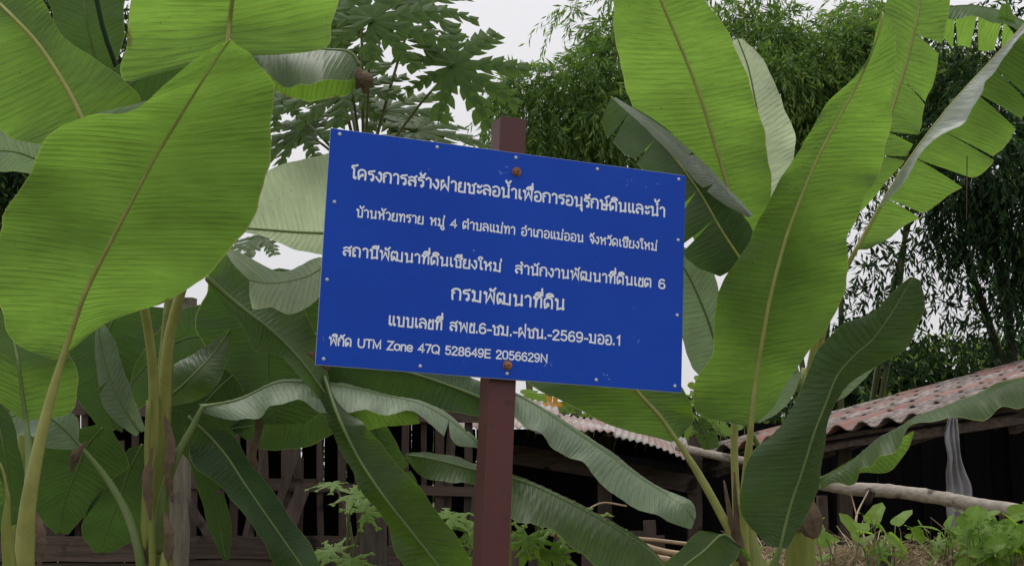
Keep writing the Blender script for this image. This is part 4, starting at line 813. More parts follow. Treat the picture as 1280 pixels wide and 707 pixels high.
tree('feathery green bamboo right behind the top of the signpost', 'bamboo', 700, 12.5, 7,
     [(690, 150, 12, (.45, .4, .35), 150), (650, 110, 12, (.3, .3, .2), 50), (740, 110, 12, (.4, .4, .4), 150), (725, 185, 12.3, (.5, .4, .3), 220), (770, 60, 12.2, (.3, .4, .35), 100), (700, 95, 12, (.35, .3, .15), 50), (790, 170, 12.5, (.5, .5, .5), 180), (620, 160, 11.8, (.15, .2, .12), 14), (715, 8, 12, (.1, .1, .06), 5), (800, 0, 12.5, (.4, .4, .4), 90), (705, 250, 12.6, (.5, .4, .3), 100)],
     [M_BAM, M_BAMY], (.095, .017), 18, (.18, .42), .8, 5, .25, dens=1.7)
tree('tall bamboo filling the gap between the tall banana leaves', 'bamboo', 1020, 13.5, 8,
     [(1000, 110, 13, (.6, .5, .35), 260), (1040, 60, 13.2, (.6, .5, .3), 220), (960, 50, 13.3, (.5, .5, .2), 110), (1050, 160, 13, (.5, .4, .4), 220), (1000, 190, 13.4, (.5, .4, .4), 200), (930, 20, 13.5, (.4, .5, .2), 70), (1150, 130, 13.2, (.5, .5, .6), 220), (1190, 90, 13, (.3, .4, .3), 90), (900, 80, 13.6, (.4, .4, .4), 130), (1080, 10, 13.6, (.5, .4, .2), 70)],
     [M_BAM, M_BAMY], (.105, .019), 18, (.2, .45), .8, 6, .36, dens=1.7)
tree('dark leafy tree hanging over the tiled roof on the right', 'tree', 1330, 13.0, 6,
     [(1230, 200, 12, (.55, .6, .5), 420), (1290, 260, 12, (.5, .6, .55), 420), (1200, 260, 12.2, (.35, .4, .3), 150), (1250, 330, 12, (.4, .4, .35), 120), (1290, 380, 12, (.2, .4, .4), 60), (1215, 130, 12.4, (.5, .5, .4), 220), (1330, 150, 12.3, (.6, .5, .6), 200), (1170, 300, 12.2, (.3, .3, .2), 28), (1120, 340, 12.3, (.4, .3, .3), 34), (1090, 400, 12.4, (.4, .3, .3), 60), (1170, 400, 12.4, (.35, .3, .3), 30), (1230, 420, 12, (.2, .3, .2), 16), (1080, 310, 12.2, (.3, .3, .3), 34), (1270, 20, 12.6, (.5, .5, .4), 100), (1210, 45, 12.8, (.4, .4, .4), 90)],
     [M_DKF, M_BAM], (.10, .024), 12, (.15, .35), .9, 7, .12, M_BARK, 'leafy_tree', thick=.055, grp=GT)
tree('low bushy tree just behind the ridge of the tiled roof', 'tree', 1180, 19, 5,
     [(1120, 470, 18, (.9, .6, .28), 300), (1200, 450, 18, (.7, .6, .2), 220), (1060, 480, 18, (.7, .6, .3), 230), (1270, 450, 18, (.4, .6, .35), 170), (1000, 500, 18.5, (.8, .6, .25), 200), (1330, 440, 18, (.5, .6, .4), 150), (900, 520, 19, (.9, .6, .25), 200)],
     [M_DKF, M_BAMY], (.14, .05), 9, (.15, .35), .4, 8, .25, M_BARK, 'bushy_tree', thick=.06, grp=GT)
tree('dark leafy tree standing back behind the top left banana leaves', 'tree', 20, 12.5, 5,
     [(60, 20, 12, (.6, .5, .35), 200), (130, 30, 12, (.35, .5, .25), 90), (10, 200, 12, (.3, .4, .35), 160), (-40, 120, 12.2, (.5, .5, .7), 250), (30, 240, 12, (.3, .4, .25), 110), (20, 330, 12, (.3, .4, .4), 120)],
     [M_DKF, M_BAM], (.12, .03), 12, (.15, .35), .6, 9, .3, M_BARK, 'leafy_tree', thick=.09, grp=GT)

# far woods: one continuous mass
fc = []
R = random.Random(4)
for i in range(70):
    a = -1.2 + 2.4 * i / 69
    fc.append((Vector((math.sin(a) * 62, math.cos(a) * 62, 1.2 + R.uniform(-.3, .5))), (2.2, 1.5, 1.5), 70))
foliage('far_woods', None, fc, [M_DKF, M_BAM], 10, (.6, .3), 7, (.5, 1.2), .3, .35)

# ------------------------------------------------------------------ palmate leaves (papaya and cassava-like)
def palmate(seed, lobes=9, spread=5.4, teeth=4, lobw=.15):
    R = random.Random(seed)
    V = []; Fc = []
    def blade_(p0, ang, ln, wd, z, k=3):
        """a pointed lobe from p0"""
        d = (math.cos(ang), math.sin(ang)); n = (-d[1], d[0])
        b = len(V)
        prof = [(0, .45), (.25, .95), (.5, .88), (.78, .42), (1, 0)]
        for t, w_ in prof:
            x = p0[0] + d[0] * ln * t; y = p0[1] + d[1] * ln * t
            zz = z - .18 * (x * x + y * y)
            V.append((x, y, zz + .006))
            V.append((x + n[0] * wd * w_, y + n[1] * wd * w_, zz)); V.append((x - n[0] * wd * w_, y - n[1] * wd * w_, zz))
        for i in range(4):
            a = b + 3 * i
            if i < 3: Fc.extend([(a, a + 3, a + 4, a + 1), (a, a + 2, a + 5, a + 3)])
            else: Fc.extend([(a, a + 3, a + 1), (a, a + 2, a + 3)])
    z = 0
    for i in range(lobes):
        a = -spread / 2 + spread * i / (lobes - 1) + R.uniform(-.06, .06)
        ln = (1 - .35 * abs(i - (lobes - 1) / 2) / (lobes / 2)) * R.uniform(.88, 1.06)
        z = .004 * i + .003
        blade_((0, 0), a, ln, lobw * ln * .6, z)
        for k in range(teeth):
            t = .32 + .52 * k / max(1, teeth - 1)
            for sd_ in (-1, 1):
                tl = (.36 - .22 * abs(t - .5)) * ln * R.uniform(.75, 1.1)
                blade_((math.cos(a) * ln * t, math.sin(a) * ln * t), a + sd_ * R.uniform(.62, .85), tl * (1 - .35 * t), .07 * ln * R.uniform(.8, 1.2), z + .0012 * (k + 1) + (.0006 if sd_ > 0 else 0))
    # web in the middle
    b = len(V); V.append((0, 0, .002))
    m = lobes * 2
    for i in range(m):
        a = -spread / 2 - .15 + (spread + .3) * i / (m - 1); r = .30 if i % 2 else .24
        V.append((r * math.cos(a), r * math.sin(a), -.02))
    for i in range(m - 1): Fc.append((b, b + 1 + i, b + 2 + i))
    return V, Fc
PAL = []
for s_ in range(4):
    v, f = palmate(30 + s_); me = bpy.data.meshes.new('papaya_leaf'); me.from_pydata(v, [], f); me.materials.append(M_PAP); PAL.append(me)
CAS = []
for s_ in range(3):
    v, f = palmate(60 + s_, 7, 4.6, 2, .17); me = bpy.data.meshes.new('cassava_leaf'); me.from_pydata(v, [], f); me.materials.append(M_LOWF); CAS.append(me)

def place_leaf(plant, me, c, nrm, rot, r, hub, mat=M_CANE, pr=.008, rng=None):
    z = Vector(nrm).normalized(); x = Vector((math.cos(rot), 0, math.sin(rot))); x = (x - x.dot(z) * z).normalized(); y = z.cross(x)
    o = bpy.data.objects.new('leaf', me); COL.objects.link(o)
    Mx = Matrix(((x.x, y.x, z.x, c.x), (x.y, y.y, z.y, c.y), (x.z, y.z, z.z, c.z), (0, 0, 0, 1))) @ Matrix.Diagonal((r, r, r * 1.2, 1))
    o.parent = plant; o.matrix_parent_inverse = Matrix.Translation(-Vector(plant.location)); o.matrix_basis = Mx
    if hub is not None:
        mid = hub.lerp(c, .6) + Vector((0, 0, .04 * (hub - c).length))
        woody(plant, [(hub, pr * 1.3), (mid, pr), (c, pr * .7)], mat, 'leaf_stalk', 6, 10)
    return o
t = thing('papaya_tree', PG(470, 7.6), 'papaya tree with deeply cut leaves against the sky above the left half of the sign', 'papaya tree')
hub = P(455, 230, 7.5)
woody(t, [(PG(470, 7.6, -.1), .08), (P(466, 420, 7.6), .065), (P(458, 250, 7.5), .05), (P(455, 215, 7.5), .035)], M_BARK, 'trunk', 12)
for i, (x, y, d, r, nx, ny, nz, rot) in enumerate([(464, 28, 7.0, .52, .1, -.8, .5, 1.2), (566, 84, 7.1, .50, .15, -.85, .45, .3), (440, 112, 7.5, .50, -.1, -.7, .6, 2.4), (380, 165, 7.8, .46, -.3, -.6, .6, 2.9), (520, 165, 7.7, .48, .1, -.5, .7, .2),
                                                  (350, 128, 7.9, .42, -.2, -.8, .6, 2.0), (400, 25, 7.8, .48, 0, -.8, .5, 1.7), (520, 8, 7.6, .46, .2, -.7, .6, .9), (330, 300, 8.0, .40, -.2, -.5, .9, 3.0), (480, 140, 8.0, .50, 0, -.6, .6, 1.0), (360, 270, 8.2, .3, 0, -.5, .9, 2.5), (450, -60, 7.4, .45, 0, -.6, .8, 1.2), (425, 70, 8.1, .42, .1, -.9, .4, 4.0)]):
    place_leaf(t, PAL[i % 4], P(x, y, d), (nx, ny, nz), rot, r, hub)
def low_plant(name, px, d, label, cat, leaves, meshes, grp=None):
    t = thing(name, PG(px, d), label, cat, grp)
    for i, (x, y, dd, r, nx, ny, nz, rot) in enumerate(leaves):
        c = P(x, y, dd); b = PG(px + (i % 3 - 1) * 6, d, -.03)
        mid = Vector((b.x * .6 + c.x * .4, b.y * .6 + c.y * .4, max(b.z, c.z - .12)))
        woody(t, [(b, .007), (mid, .005), (c, .003)], M_CANE, 'leaf_stalk', 6, 10)
        place_leaf(t, meshes[i % len(meshes)], c, (nx, ny, nz), rot, r, None)
    return t
GL = 'leafy plants with lobed leaves low in front of the sheds'
low_plant('cassava_plant', 440, 5.6, 'low plant with lobed leaves in front of the slats left of the drooping leaf', 'plant', [(440, 618, 5.5, .17, .1, -.4, .9, .1), (455, 640, 5.4, .14, .1, -.7, .7, .8), (418, 605, 5.6, .12, 0, -.3, 1, 3.0), (415, 690, 5.5, .16, -.2, -.5, .8, 2.6), (440, 700, 5.4, .14, 0, -.6, .8, 4.6)], CAS, GL)
low_plant('cassava_plant', 575, 5.7, 'low plant with lobed leaves touching the left side of the post', 'plant', [(560, 648, 5.6, .17, .1, -.4, .9, 1.2), (585, 665, 5.6, .18, 0, -.6, .8, .4), (555, 685, 5.5, .15, 0, -.7, .7, 4.4), (580, 700, 5.5, .16, 0, -.5, .8, 5.0), (540, 660, 5.7, .12, -.2, -.4, .9, 2.8), (425, 560, 6.2, .06, 0, -.5, .8, 1.4)][:5], CAS, GL)
low_plant('cassava_plant', 680, 5.6, 'low plant with lobed leaves touching the right side of the post', 'plant', [(668, 640, 5.5, .16, .1, -.5, .9, .6), (700, 655, 5.4, .19, .1, -.5, .8, .1), (660, 672, 5.4, .17, 0, -.8, .6, 4.5), (690, 690, 5.4, .16, .1, -.7, .7, 4.9), (735, 650, 5.5, .17, .1, -.5, .9, -.1), (655, 625, 5.6, .1, 0, -.5, .9, 1.4)], CAS, GL)

# ovate-leaved low plants at the lower right, and the climber on the roof
def ovate(seed, lob=False):
    R = random.Random(seed); V = [(0, 0, 0)]; n = 14
    for i in range(n + 1):
        t = i / n; a = math.pi * (t * 2 - 1) * .93
        r = .42 * (1 + .35 * math.cos(a)) + (.22 * max(0, math.cos(a)) ** 6)
        if lob: r *= 1 + .16 * math.cos(3 * a)
        x = r * math.cos(a) + .22; y = r * math.sin(a) * .95
        V.append((x, y, .10 * abs(y) - .12 * x * x + R.uniform(-.012, .012)))
    V.append((.5, 0, -.03))
    c = len(V) - 1
    Fc = [(c, i + 1, i + 2) for i in range(n)] + [(c, n + 1, 0), (c, 0, 1)]
    return V, Fc
OV = []
for s_ in range(4):
    v, f = ovate(s_, s_ % 2 == 1); me = bpy.data.meshes.new('ovate_leaf'); me.from_pydata(v, [], f); me.materials.append(M_LOWF); OV.append(me)
def ovate_plant(name, px, d, label, box, n, r, seed, group=None, dd=.3, cat='plant'):
    R = random.Random(seed); t = thing(name, PG(px, d), label, cat, group)
    for k in range(n):
        x = R.uniform(box[0], box[2]); y = R.uniform(box[1], box[3]); c = P(x, y, d + R.uniform(-dd, dd))
        g0 = ground_z(c.x, c.y)
        if c.z < g0 + .03: c.z = g0 + R.uniform(.03, .1)
        b = Vector((c.x + R.uniform(-.1, .1), c.y + R.uniform(-.05, .1), (min(g0, c.z) - .02) if c.z - g0 < .45 else c.z - .16))
        place_leaf(t, (OV + CAS[:2])[R.randrange(6)] if cat == 'plant' else OV[k % 4], c, (R.uniform(-.8, .8), R.uniform(-1.0, .1), R.uniform(.3, 1)), R.uniform(0, 6.28), r * R.uniform(.45, 1.2), None)
        woody(t, [(b, .004), (b.lerp(c, .5) + Vector((.02, 0, .02)), .003), (c, .002)], M_CANE, 'leaf_stalk', 5, 6)
    return t
GV = 'bright leafy plants on the bank below the bleached pole'
ovate_plant('leafy_weed', 1100, 6.2, 'bright leafy weed left of the hanging cloth, under the pole', (1070, 650, 1135, 700), 20, .10, 11, GV)
ovate_plant('leafy_weed', 1165, 6.2, 'leafy weed in front of the foot of the hanging cloth', (1140, 655, 1205, 707), 20, .085, 12, GV)
ovate_plant('leafy_weed', 1240, 6.0, 'dense bright weed in the bottom right corner', (1205, 640, 1300, 715), 80, .11, 13, GV)
ovate_plant('leafy_weed', 1040, 6.1, 'small grey green weed beside the dry leaf under the folded banana leaf', (1000, 655, 1060, 705), 10, .08, 14, GV)
ovate_plant('leafy_weed', 975, 5.9, 'small weed low behind the stem of the right banana plant', (940, 670, 990, 707), 7, .09, 15, GV)
cl = ovate_plant('climbing_vine', 720, 10.6, 'climber with round bright leaves and an orange flower just under the sign', (655, 490, 745, 525), 34, .19, 21, dd=.35, cat='vine')
ovate_plant('climbing_vine', 800, 10.9, 'climber with small pale leaves on the roof below the right half of the sign', (745, 515, 800, 545), 16, .13, 22, dd=.35, cat='vine')
for k in range(6):
    a = k * math.pi / 3; c = P(690, 506, 10.2)
    mb = MB(); q = Vector((math.cos(a), -.5, math.sin(a)))
    mb.add([c, c + q * .05 + Vector((-.02 * math.sin(a), 0, .02 * math.cos(a))), c + q * .085, c + q * .05 - Vector((-.02 * math.sin(a), 0, .02 * math.cos(a)))], [(0, 1, 2), (0, 2, 3)])
    mb.build('petal', M_YEL, cl)
ovate_plant('leafy_shrub', 870, 9.5, 'shrub with small pale leaves in the gap right of the sign corner', (856, 478, 925, 540), 30, .13, 23, dd=.4, cat='shrub')

# ------------------------------------------------------------------ sheds
def PW(px, py, Y):
    dr = FW + (px - CX) / F_PX * RT + (CY - py) / F_PX * UP
    return CAM + dr * ((Y - CAM.y) / dr.y)
def bar(name, a, b, wd, th, mat, parent, face=None, label=None, rnd=None):
    """board from a to b, wd across, th thick; face = rough normal"""
    a, b = Vector(a), Vector(b); t = (b - a).normalized(); f = Vector(face or (0, -1, 0)); f = (f - f.dot(t) * t).normalized(); wv = t.cross(f)
    n = 6; mb = MB(); R = random.Random(rnd if rnd is not None else int(a.x * 1000 + a.z * 77))
    rings = []
    for i in range(n + 1):
        q = a.lerp(b, i / n); ww = wd / 2 * (1 + R.uniform(-.07, .07)); o = wv * R.uniform(-.04, .04) * wd + f * R.uniform(-.15, .15) * th
        rings.append([q + o - wv * ww - f * th / 2, q + o + wv * ww - f * th / 2, q + o + wv * ww + f * th / 2, q + o - wv * ww + f * th / 2])
    v = [p for r in rings for p in r]; fc = [(3, 2, 1, 0), tuple(4 * n + k for k in range(4))]
    for i in range(n):
        for k in range(4): fc.append((4 * i + k, 4 * i + (k + 1) % 4, 4 * i + 4 + (k + 1) % 4, 4 * i + 4 + k))
    o = mesh_obj(name, v, fc, mat, parent)
    if label: o['label'] = label
    return o
s0 = PW(330, 700, 8.4)
shed = thing('slatted_shed', (s0.x, 8.4, ground_z(s0.x, 8.4)), 'old dark animal shed of wooden slats under rusty corrugated sheets on the left', 'shed')
R = random.Random(3)
x = -70
while x < 610:
    lean = R.uniform(-6, 6) if x < 395 else R.uniform(-2, 12) if x < 470 else R.uniform(-3, 3)
    wd = R.uniform(.032, .062)
    yy = 8.4 + R.uniform(-.05, .02)
    lean += R.choice([0, 0, 0, R.uniform(-16, 16)]); top_ = 478 if R.random() < .8 else R.uniform(520, 600)
    bar('slat', PW(x, top_, yy), PW(x + lean, 700 if x < 380 else 707, yy), wd, .018, M_WOOD, shed, rnd=int(x * 10))
    x += wd / 8.5 * 1700 + R.choice([3, 5, 7, 9, 13, 20])
for a, b, Y, wd, mt in (((-80, 604), (395, 604), 8.36, .06, M_WOODH), ((330, 607), (600, 614), 8.36, .055, M_WOODH), ((-80, 505), (600, 520), 8.36, .09, M_WOODH), ((-80, 684), (230, 685), 8.2, .15, M_WOODH), ((236, 683), (480, 684), 8.2, .13, M_WOODH), ((-80, 722), (235, 722), 8.22, .17, M_WOODH), ((236, 720), (600, 722), 8.22, .2, M_WOODH), ((395, 697), (500, 697), 8.15, .14, M_WOODH)):
    bar('plank', PW(a[0], a[1], Y), PW(b[0], b[1], Y), wd, .03, mt, shed)
for a, b, wd in (((55, 672), (112, 612), .16), ((235, 625), (268, 682), .05), ((340, 655), (372, 560), .05), ((350, 690), (378, 610), .09), ((300, 700), (330, 560), .03)):
    bar('brace', PW(a[0], a[1], 8.28), PW(b[0], b[1], 8.28), wd, .02, M_WOOD, shed)
# back wall boards with slits of daylight, side walls, interior shade painted into near-black boards
x = -90; k = 0
while x < 880:
    gap = R.choice([1.5, 2, 0.6]) if x < 600 else -1
    bar('wall_board', PW(x + 12, 462 if x < 560 else 536, 11.2), PW(x + 12, 712, 11.2), 26 / 1700 * 11.3, .02, M_SHADEW, shed, rnd=k); x += 26 + gap; k += 1
a0, b0 = PW(-95, 700, 8.42), PW(-150, 700, 11.2)
for i in range(12):
    q0, q1 = a0.lerp(b0, i / 12), a0.lerp(b0, (i + .96) / 12); zb = ground_z(q0.x, q0.y) - .05
    mb = MB(); mb.box(((q0 + q1) / 2).xy.to_3d() + Vector((0, 0, zb)), ((q0 + q1) / 2).xy.to_3d() + Vector((0, 0, 1.98)), (q1 - q0).xy.to_3d() / 2, (.01, .004, 0)); mb.build('wall_board', M_WOOD, shed)
bar('beam', PW(600, 560, 9.0), PW(872, 604, 9.3), .13, .08, M_WOODH, shed)
bar('beam', PW(645, 548, 8.75), PW(872, 590, 9.1), .05, .05, M_SHADEW, shed)
for x in (632, 756, 868): bar('shed_post', PW(x, 545, 9.3), PW(x, 720, 9.3), .09, .09, M_WOOD, shed)
for x in (812, ): bar('shed_post', PW(x, 650, 8.2), PW(x + 3, 720, 8.2), .07, .05, M_WOOD, shed)

def sheet(a, b, up, parent, pitch=.05, amp=.008, rows=6, mat=M_TIN, seed=0):
    a, b = Vector(a), Vector(b); e = b - a; n = int(e.length / pitch * 6); nr = up.cross(e).normalized()
    if nr.z < 0: nr = -nr
    R = random.Random(seed); v = []; f = []
    jag = [R.uniform(-.02, .02) for _ in range(n // 24 + 2)]
    for j in range(rows + 1):
        for i in range(n + 1):
            t = i / n; s = j / rows
            p = a + e * t + up * (s if j else s + jag[i // 24] * .6) + nr * (amp * math.sin(2 * math.pi * e.length * t / pitch) + .015 * math.sin(5 * t + seed + 3 * s) )
            v.append(p)
    W = n + 1
    for j in range(rows):
        for i in range(n): f.append((j * W + i, j * W + i + 1, (j + 1) * W + i + 1, (j + 1) * W + i))
    m_ = len(v); v += [p - nr * .0015 for p in v]; f += [tuple(q + m_ for q in reversed(fc)) for fc in f]
    f += [(i + m_, i + 1 + m_, i + 1, i) for i in range(n)]
    return mesh_obj('roof_sheet', v, f, mat, parent, True)
upv = Vector((.02, 1.3, .16))
sheet(P(-100, 470, 8.5), P(330, 492, 8.5), upv, shed, seed=1, mat=M_TINSHADE)
sheet(P(320, 480, 8.7), P(562, 506, 8.7), upv + Vector((0, 0, .02)), shed, seed=2)
sheet(P(530, 527, 8.45), P(676, 539, 8.45), upv + Vector((0, 0, -.01)), shed, seed=3)
sheet(P(664, 537, 8.55), P(770, 542, 8.6), upv, shed, seed=4)
sheet(P(756, 539, 8.7), P(866, 577, 8.9), upv + Vector((.1, 0, .03)), shed, seed=5)
sheet(P(560, 500, 9.3), P(700, 521, 9.3), upv + Vector((0, .4, .03)), shed, seed=8)
sheet(P(-140, 452, 9.7), P(560, 486, 9.9), upv + Vector((0, .4, .1)), shed, seed=6, mat=M_TINSHADE)
sheet(P(540, 500, 10.2), P(900, 540, 10.4), Vector((0, 1.3, .02)), shed, seed=7)

pt = PG(221, 7.3)
tag(bar('wooden_post', PG(221, 7.3, -.1), P(229, 372, 7.3), .125, .11, M_POSTW, None), 'thick grey weathered wooden post behind the yellow banana stem', 'post')

# tiled shed
ts0 = PG(1180, 8.8)
tsh = thing('tiled_shed', ts0, 'dark open shed roofed with red and grey tiles on the right', 'shed')
EL, ER = P(868, 568, 9.3), P(1300, 499, 7.6); TL, TR = P(1300, 450, 12.0), ER + Vector((3.3, 2.6, .92))
def roof(u, v): return (EL * (1 - u) + ER * u) * (1 - v) + (TL * (1 - u) + TR * u) * v
NU, NV = 14, 8
def tile_mesh(mat, nm):
    n = 10; V = []; Fc = []
    for j in (0, 1):
        for i in range(n + 1):
            x_ = -.5 + i / n
            z_ = .5 * math.cos(2 * math.pi * x_)
            V.append((x_ * 1.08, -.02 if j == 0 else 1.06, z_)); 
    m_ = len(V)
    V += [(a_, b_, c_ - .30) for a_, b_, c_ in V]
    W = n + 1
    for i in range(n):
        Fc += [(i, i + 1, W + i + 1, W + i), (m_ + i + 1, m_ + i, m_ + W + i, m_ + W + i + 1), (m_ + i, m_ + i + 1, i + 1, i), (W + i, W + i + 1, m_ + W + i + 1, m_ + W + i)]
    Fc += [(0, W, m_ + W, m_), (n, m_ + n, m_ + W + n, W + n)]
    me = bpy.data.meshes.new(nm); me.from_pydata(V, [], Fc); me.materials.append(mat); me.polygons.foreach_set('use_smooth', [True] * len(Fc)); me.update(); return me
TG, TRD = tile_mesh(M_TILE, 'grey_tile'), tile_mesh(M_TILER, 'red_tile')
R = random.Random(12)
for i in range(NU):
    for j in range(NV):
        u0, v0 = (i + .5) / NU, j / NV
        a = roof(u0, v0); b = roof(u0, v0 + 1 / NV); du = (roof((i + 1) / NU, v0) - roof(i / NU, v0)); dv = b - a
        nz_ = du.cross(dv).normalized()
        if nz_.z < 0: nz_ = -nz_
        lift = .022
        red = R.random() < (.40 if i in (2, 3, 6, 9) else .10)
        o = bpy.data.objects.new('roof_tile', TRD if red else TG); COL.objects.link(o)
        base_ = a + nz_ * (lift + R.uniform(0, .006)) + du * R.uniform(-.02, .02) + dv * R.uniform(-.03, .03)
        dvv = dv - nz_ * lift * .9
        zz = nz_ * .05
        o.parent = tsh; o.matrix_parent_inverse = Matrix.Translation(-ts0)
        o.matrix_basis = Matrix(((du.x, dvv.x, zz.x, base_.x), (du.y, dvv.y, zz.y, base_.y), (du.z, dvv.z, zz.z, base_.z), (0, 0, 0, 1)))
# structure under the tiles
def rb(u0, v0, u1, v1, wd, th, drop, name='rafter', mat=M_WOODH):
    return bar(name, roof(u0, v0) - Vector((0, 0, drop)), roof(u1, v1) - Vector((0, 0, drop)), wd, th, mat, tsh, face=(0, 0, 1))
rb(-.01, .02, 1.0, .02, .05, .09, .075, 'eave_board')
for u_ in (.02, .3, .6, .9): rb(u_, .03, u_, 1, .05, .06, .15)
v_ = [roof(u_, w_) - Vector((0, 0, .05)) for u_, w_ in ((0, .01), (1, .01), (1, 1), (0, 1))]
v_ += [p - Vector((0, 0, .012)) for p in v_]
mesh_obj('roof_lining', v_, [(0, 1, 2, 3), (7, 6, 5, 4), (0, 4, 5, 1), (1, 5, 6, 2), (2, 6, 7, 3), (3, 7, 4, 0)], M_SHADEW, tsh)  # black underside, interior shade in its colour
mb = MB(); mb.tube(curve_pts([P(846, 558, 9.1), P(900, 570, 8.95), P(1000, 588, 8.8)], 8), .028, 10); mb.build('gutter_pipe', M_POLEW, tsh, True)
for u_ in (.42, .98):
    p = roof(u_, .05); bar('shed_post', (p.x, p.y + .05, ground_z(p.x, p.y) - .1), (p.x, p.y + .05, p.z - .1), .08, .08, M_WOOD, tsh)
for i in range(34):
    xx = 1.35 + .2 * i; bar('wall_board', (xx, 12.2 + .05 * (i % 2), 0.1), (xx, 12.2 + .05 * (i % 2), 1.95 if xx < 4.2 else 2.3), .215, .02, M_SHADEW, tsh)
pl = bar('hanging_board', P(1238, 528, 7.9), P(1300, 500, 7.6), .09, .02, M_WOOD, tsh)

# cloth hanging inside the tiled shed
cx_ = thing('hanging_cloth', P(1198, 700, 7.75), 'grey white cloth hanging in the dark opening of the tiled shed', 'cloth')
rows_ = [(522, 1186, 1196), (545, 1182, 1199), (570, 1184, 1202), (590, 1181, 1207), (610, 1183, 1214), (640, 1184, 1214), (670, 1188, 1213), (700, 1194, 1212), (715, 1196, 1212)]
X = cr([(r_[0], r_[1], r_[2]) for r_ in rows_], 50); v_ = []; f_ = []
for i in range(50):
    for j in range(19):
        t_ = j / 18; p = P(X[i, 1] * (1 - t_) + X[i, 2] * t_, X[i, 0], 7.75); p.y += .018 * math.sin(t_ * 19 + .6 * math.sin(i * .25)) + .01 * math.sin(i * .3 + 4 * t_); v_.append(p)
for i in range(49):
    for j in range(18): f_.append((i * 19 + j, i * 19 + j + 1, (i + 1) * 19 + j + 1, (i + 1) * 19 + j))
mesh_obj('drape', v_, f_, M_CLOTH, cx_, True)
mb = MB(); mb.tube([P(1191, 524, 7.75), P(1193, 505, 7.78)], .004, 6); mb.build('cord', M_WOOD, cx_)

mb = MB(); mb.tube(curve_pts([P(715, 648, 8.0), P(735, 636, 8.0), P(752, 628, 8.05), P(783, 632, 8.1)], 10), .006, 5)
tag(mb.build('dry_branch', M_BAMP, None), 'thin bare branch sticking up in the dark shed opening right of the post', 'branch')
mb = MB(); mb.tube([P(1209, 195, 5.31), P(1208.5, 230, 5.31), P(1208, 275, 5.31)], [.0025, .002, .0015], 5); mb.build('hanging_fibre', M_DRY, Fp)
# bleached pole across the opening, bamboo rails, pickets, straw
pp = [P(1024, 603, 7.25), P(1060, 610, 7.2), P(1110, 613, 7.1), P(1170, 621, 6.95), P(1230, 632, 6.8), P(1320, 644, 6.6)]
C = cr([tuple(p) for p in pp], 40); mb = MB(); R = random.Random(8)
mb.tube([Vector(tuple(c)) for c in C], [.036 * (1 + R.uniform(-.06, .09)) for _ in C], 12)
po = thing('wooden_pole', P(1170, 621, 6.95), 'bleached crooked wooden pole lying across the opening of the tiled shed', 'pole')
mb.build('shaft', M_POLEW, po, True)
mb = MB(); mb.tube([P(1088, 614, 7.12), P(1084, 626, 7.08), P(1090, 612, 7.05)], [.03, .022, .02], 8); mb.build('knot_stub', M_BARK, po, True)
for x in (1030, 1262):
    p = P(x, 612 + (x - 1030) * .11, 7.2 - (x - 1030) * .0021); bar('prop', (p.x, p.y + .06, ground_z(p.x, p.y) - .1), (p.x, p.y + .06, p.z - .03), .05, .05, M_WOOD, po)
tw_ = thing('dry_twig', P(1070, 680, 6.4), 'thin dry twig standing up in front of the pole', 'twig')
mb = MB(); mb.tube(curve_pts([P(1066, 690, 6.35), P(1070, 650, 6.4), P(1072, 640, 6.5), P(1086, 612, 6.7)], 12), [.007, .007, .006, .006, .006, .005, .005, .004, .004, .003, .003, .002], 6); mb.build('stick', M_BAMP, tw_)
mb = MB(); mb.tube([P(1071, 645, 6.45), P(1066, 625, 6.5), P(1062, 612, 6.5)], [.004, .003, .002], 5); mb.build('side_shoot', M_BAMP, tw_)
tag(bar('broken_stake', PG(1103, 6.0, -.05), P(1106, 688, 6.0), .045, .03, M_WOOD, None), 'short broken dark stake standing in the straw', 'stake')
fn = thing('picket_fence', PG(720, 7.2), 'grey picket fence with bamboo rails just right of the post', 'fence')
x = 640; k = 0
while x < 840:
    bar('picket', P(x, 668 + 6 * math.sin(k * 2.1), 7.2), PG(x, 7.2, -.1), .085, .018, M_WOOD, fn, rnd=k); x += 30 + 4 * math.sin(k); k += 1
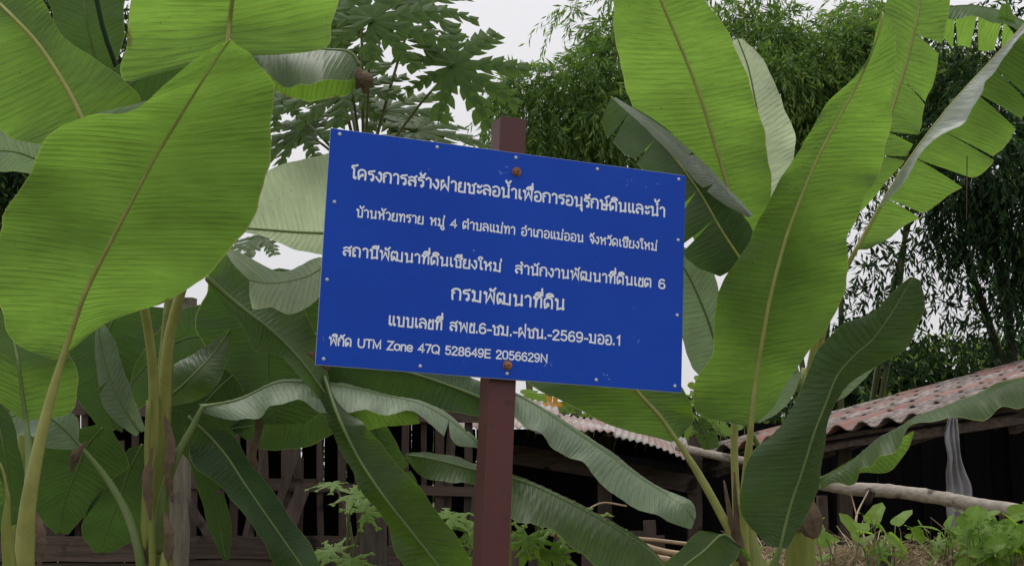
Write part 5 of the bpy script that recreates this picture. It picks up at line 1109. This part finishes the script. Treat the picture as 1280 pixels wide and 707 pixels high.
for pts, r_ in (([(690, 664, 7.0), (730, 682, 6.95), (785, 704, 6.9), (830, 716, 6.9)], .02), ([(775, 668, 7.05), (800, 680, 7.0), (850, 692, 6.95), (900, 690, 6.9)], .016), ([(772, 670, 7.1), (840, 677, 7.05), (905, 686, 7.0)], .01), ([(800, 692, 6.9), (850, 703, 6.85), (900, 716, 6.8)], .018)):
    mb = MB(); mb.tube(curve_pts([P(*p) for p in pts], 16), [r_ * (1.12 if i % 5 == 0 else 1) for i in range(16)], 10); mb.build('bamboo_rail', M_BAMP, fn, True)
def straw(name, n, box, seed, mat, ln=(.08, .3), lift=.10):
    rg = np.random.default_rng(seed); V = []; Q = []
    for i in range(n):
        x_ = rg.uniform(box[0], box[1]); y_ = rg.uniform(box[2], box[3]); z_ = ground_z(x_, y_) + rg.uniform(0, lift) * rg.uniform(0, 1)
        a_ = rg.uniform(0, 6.28); el = rg.normal(0, .3); L_ = rg.uniform(*ln); d_ = np.array([math.cos(a_) * math.cos(el), math.sin(a_) * math.cos(el), math.sin(el)]) * L_
        p0 = np.array([x_, y_, z_]); p1 = p0 + d_ * .5 + np.array([0, 0, rg.uniform(-.01, .03)]); p2 = p0 + d_ + np.array([0, 0, -.01]); wv = np.array([0, 0, .0022]) if i % 2 else np.array([-math.sin(a_), math.cos(a_), 0]) * .0022
        V += [p0 - wv, p0 + wv, p1 + wv, p1 - wv, p2 + wv * .5, p2 - wv * .5]; b = 6 * i; Q += [(b, b + 1, b + 2, b + 3), (b + 3, b + 2, b + 4, b + 5)]
    return np_mesh(name, np.array(V), np.array(Q), mat, None, 'stuff')
straw('straw_litter', 16000, (.5, 3.4, 5.2, 6.9), 1, M_STRAW)
tag(bpy.data.objects['straw_litter'], 'loose pale straw littering the bank at the lower right', 'straw')
foliage('ground_weeds', None, [(Vector((R.uniform(-4, 4), R.uniform(4.6, 9), 0)) + Vector((0, 0, .3)), (.25, .25, .05), 10) for _ in range(90)], [M_LOWF, M_BAM], 77, (.09, .03), 8, (.1, .25), .3, .5)
bpy.data.objects['ground_weeds'].location = (0, 0, 0)
tag(bpy.data.objects['ground_weeds'], 'low green weeds scattered over the ground', 'weeds')
tag(bpy.data.objects['far_woods'], 'distant line of dark woods on the horizon', 'woods')
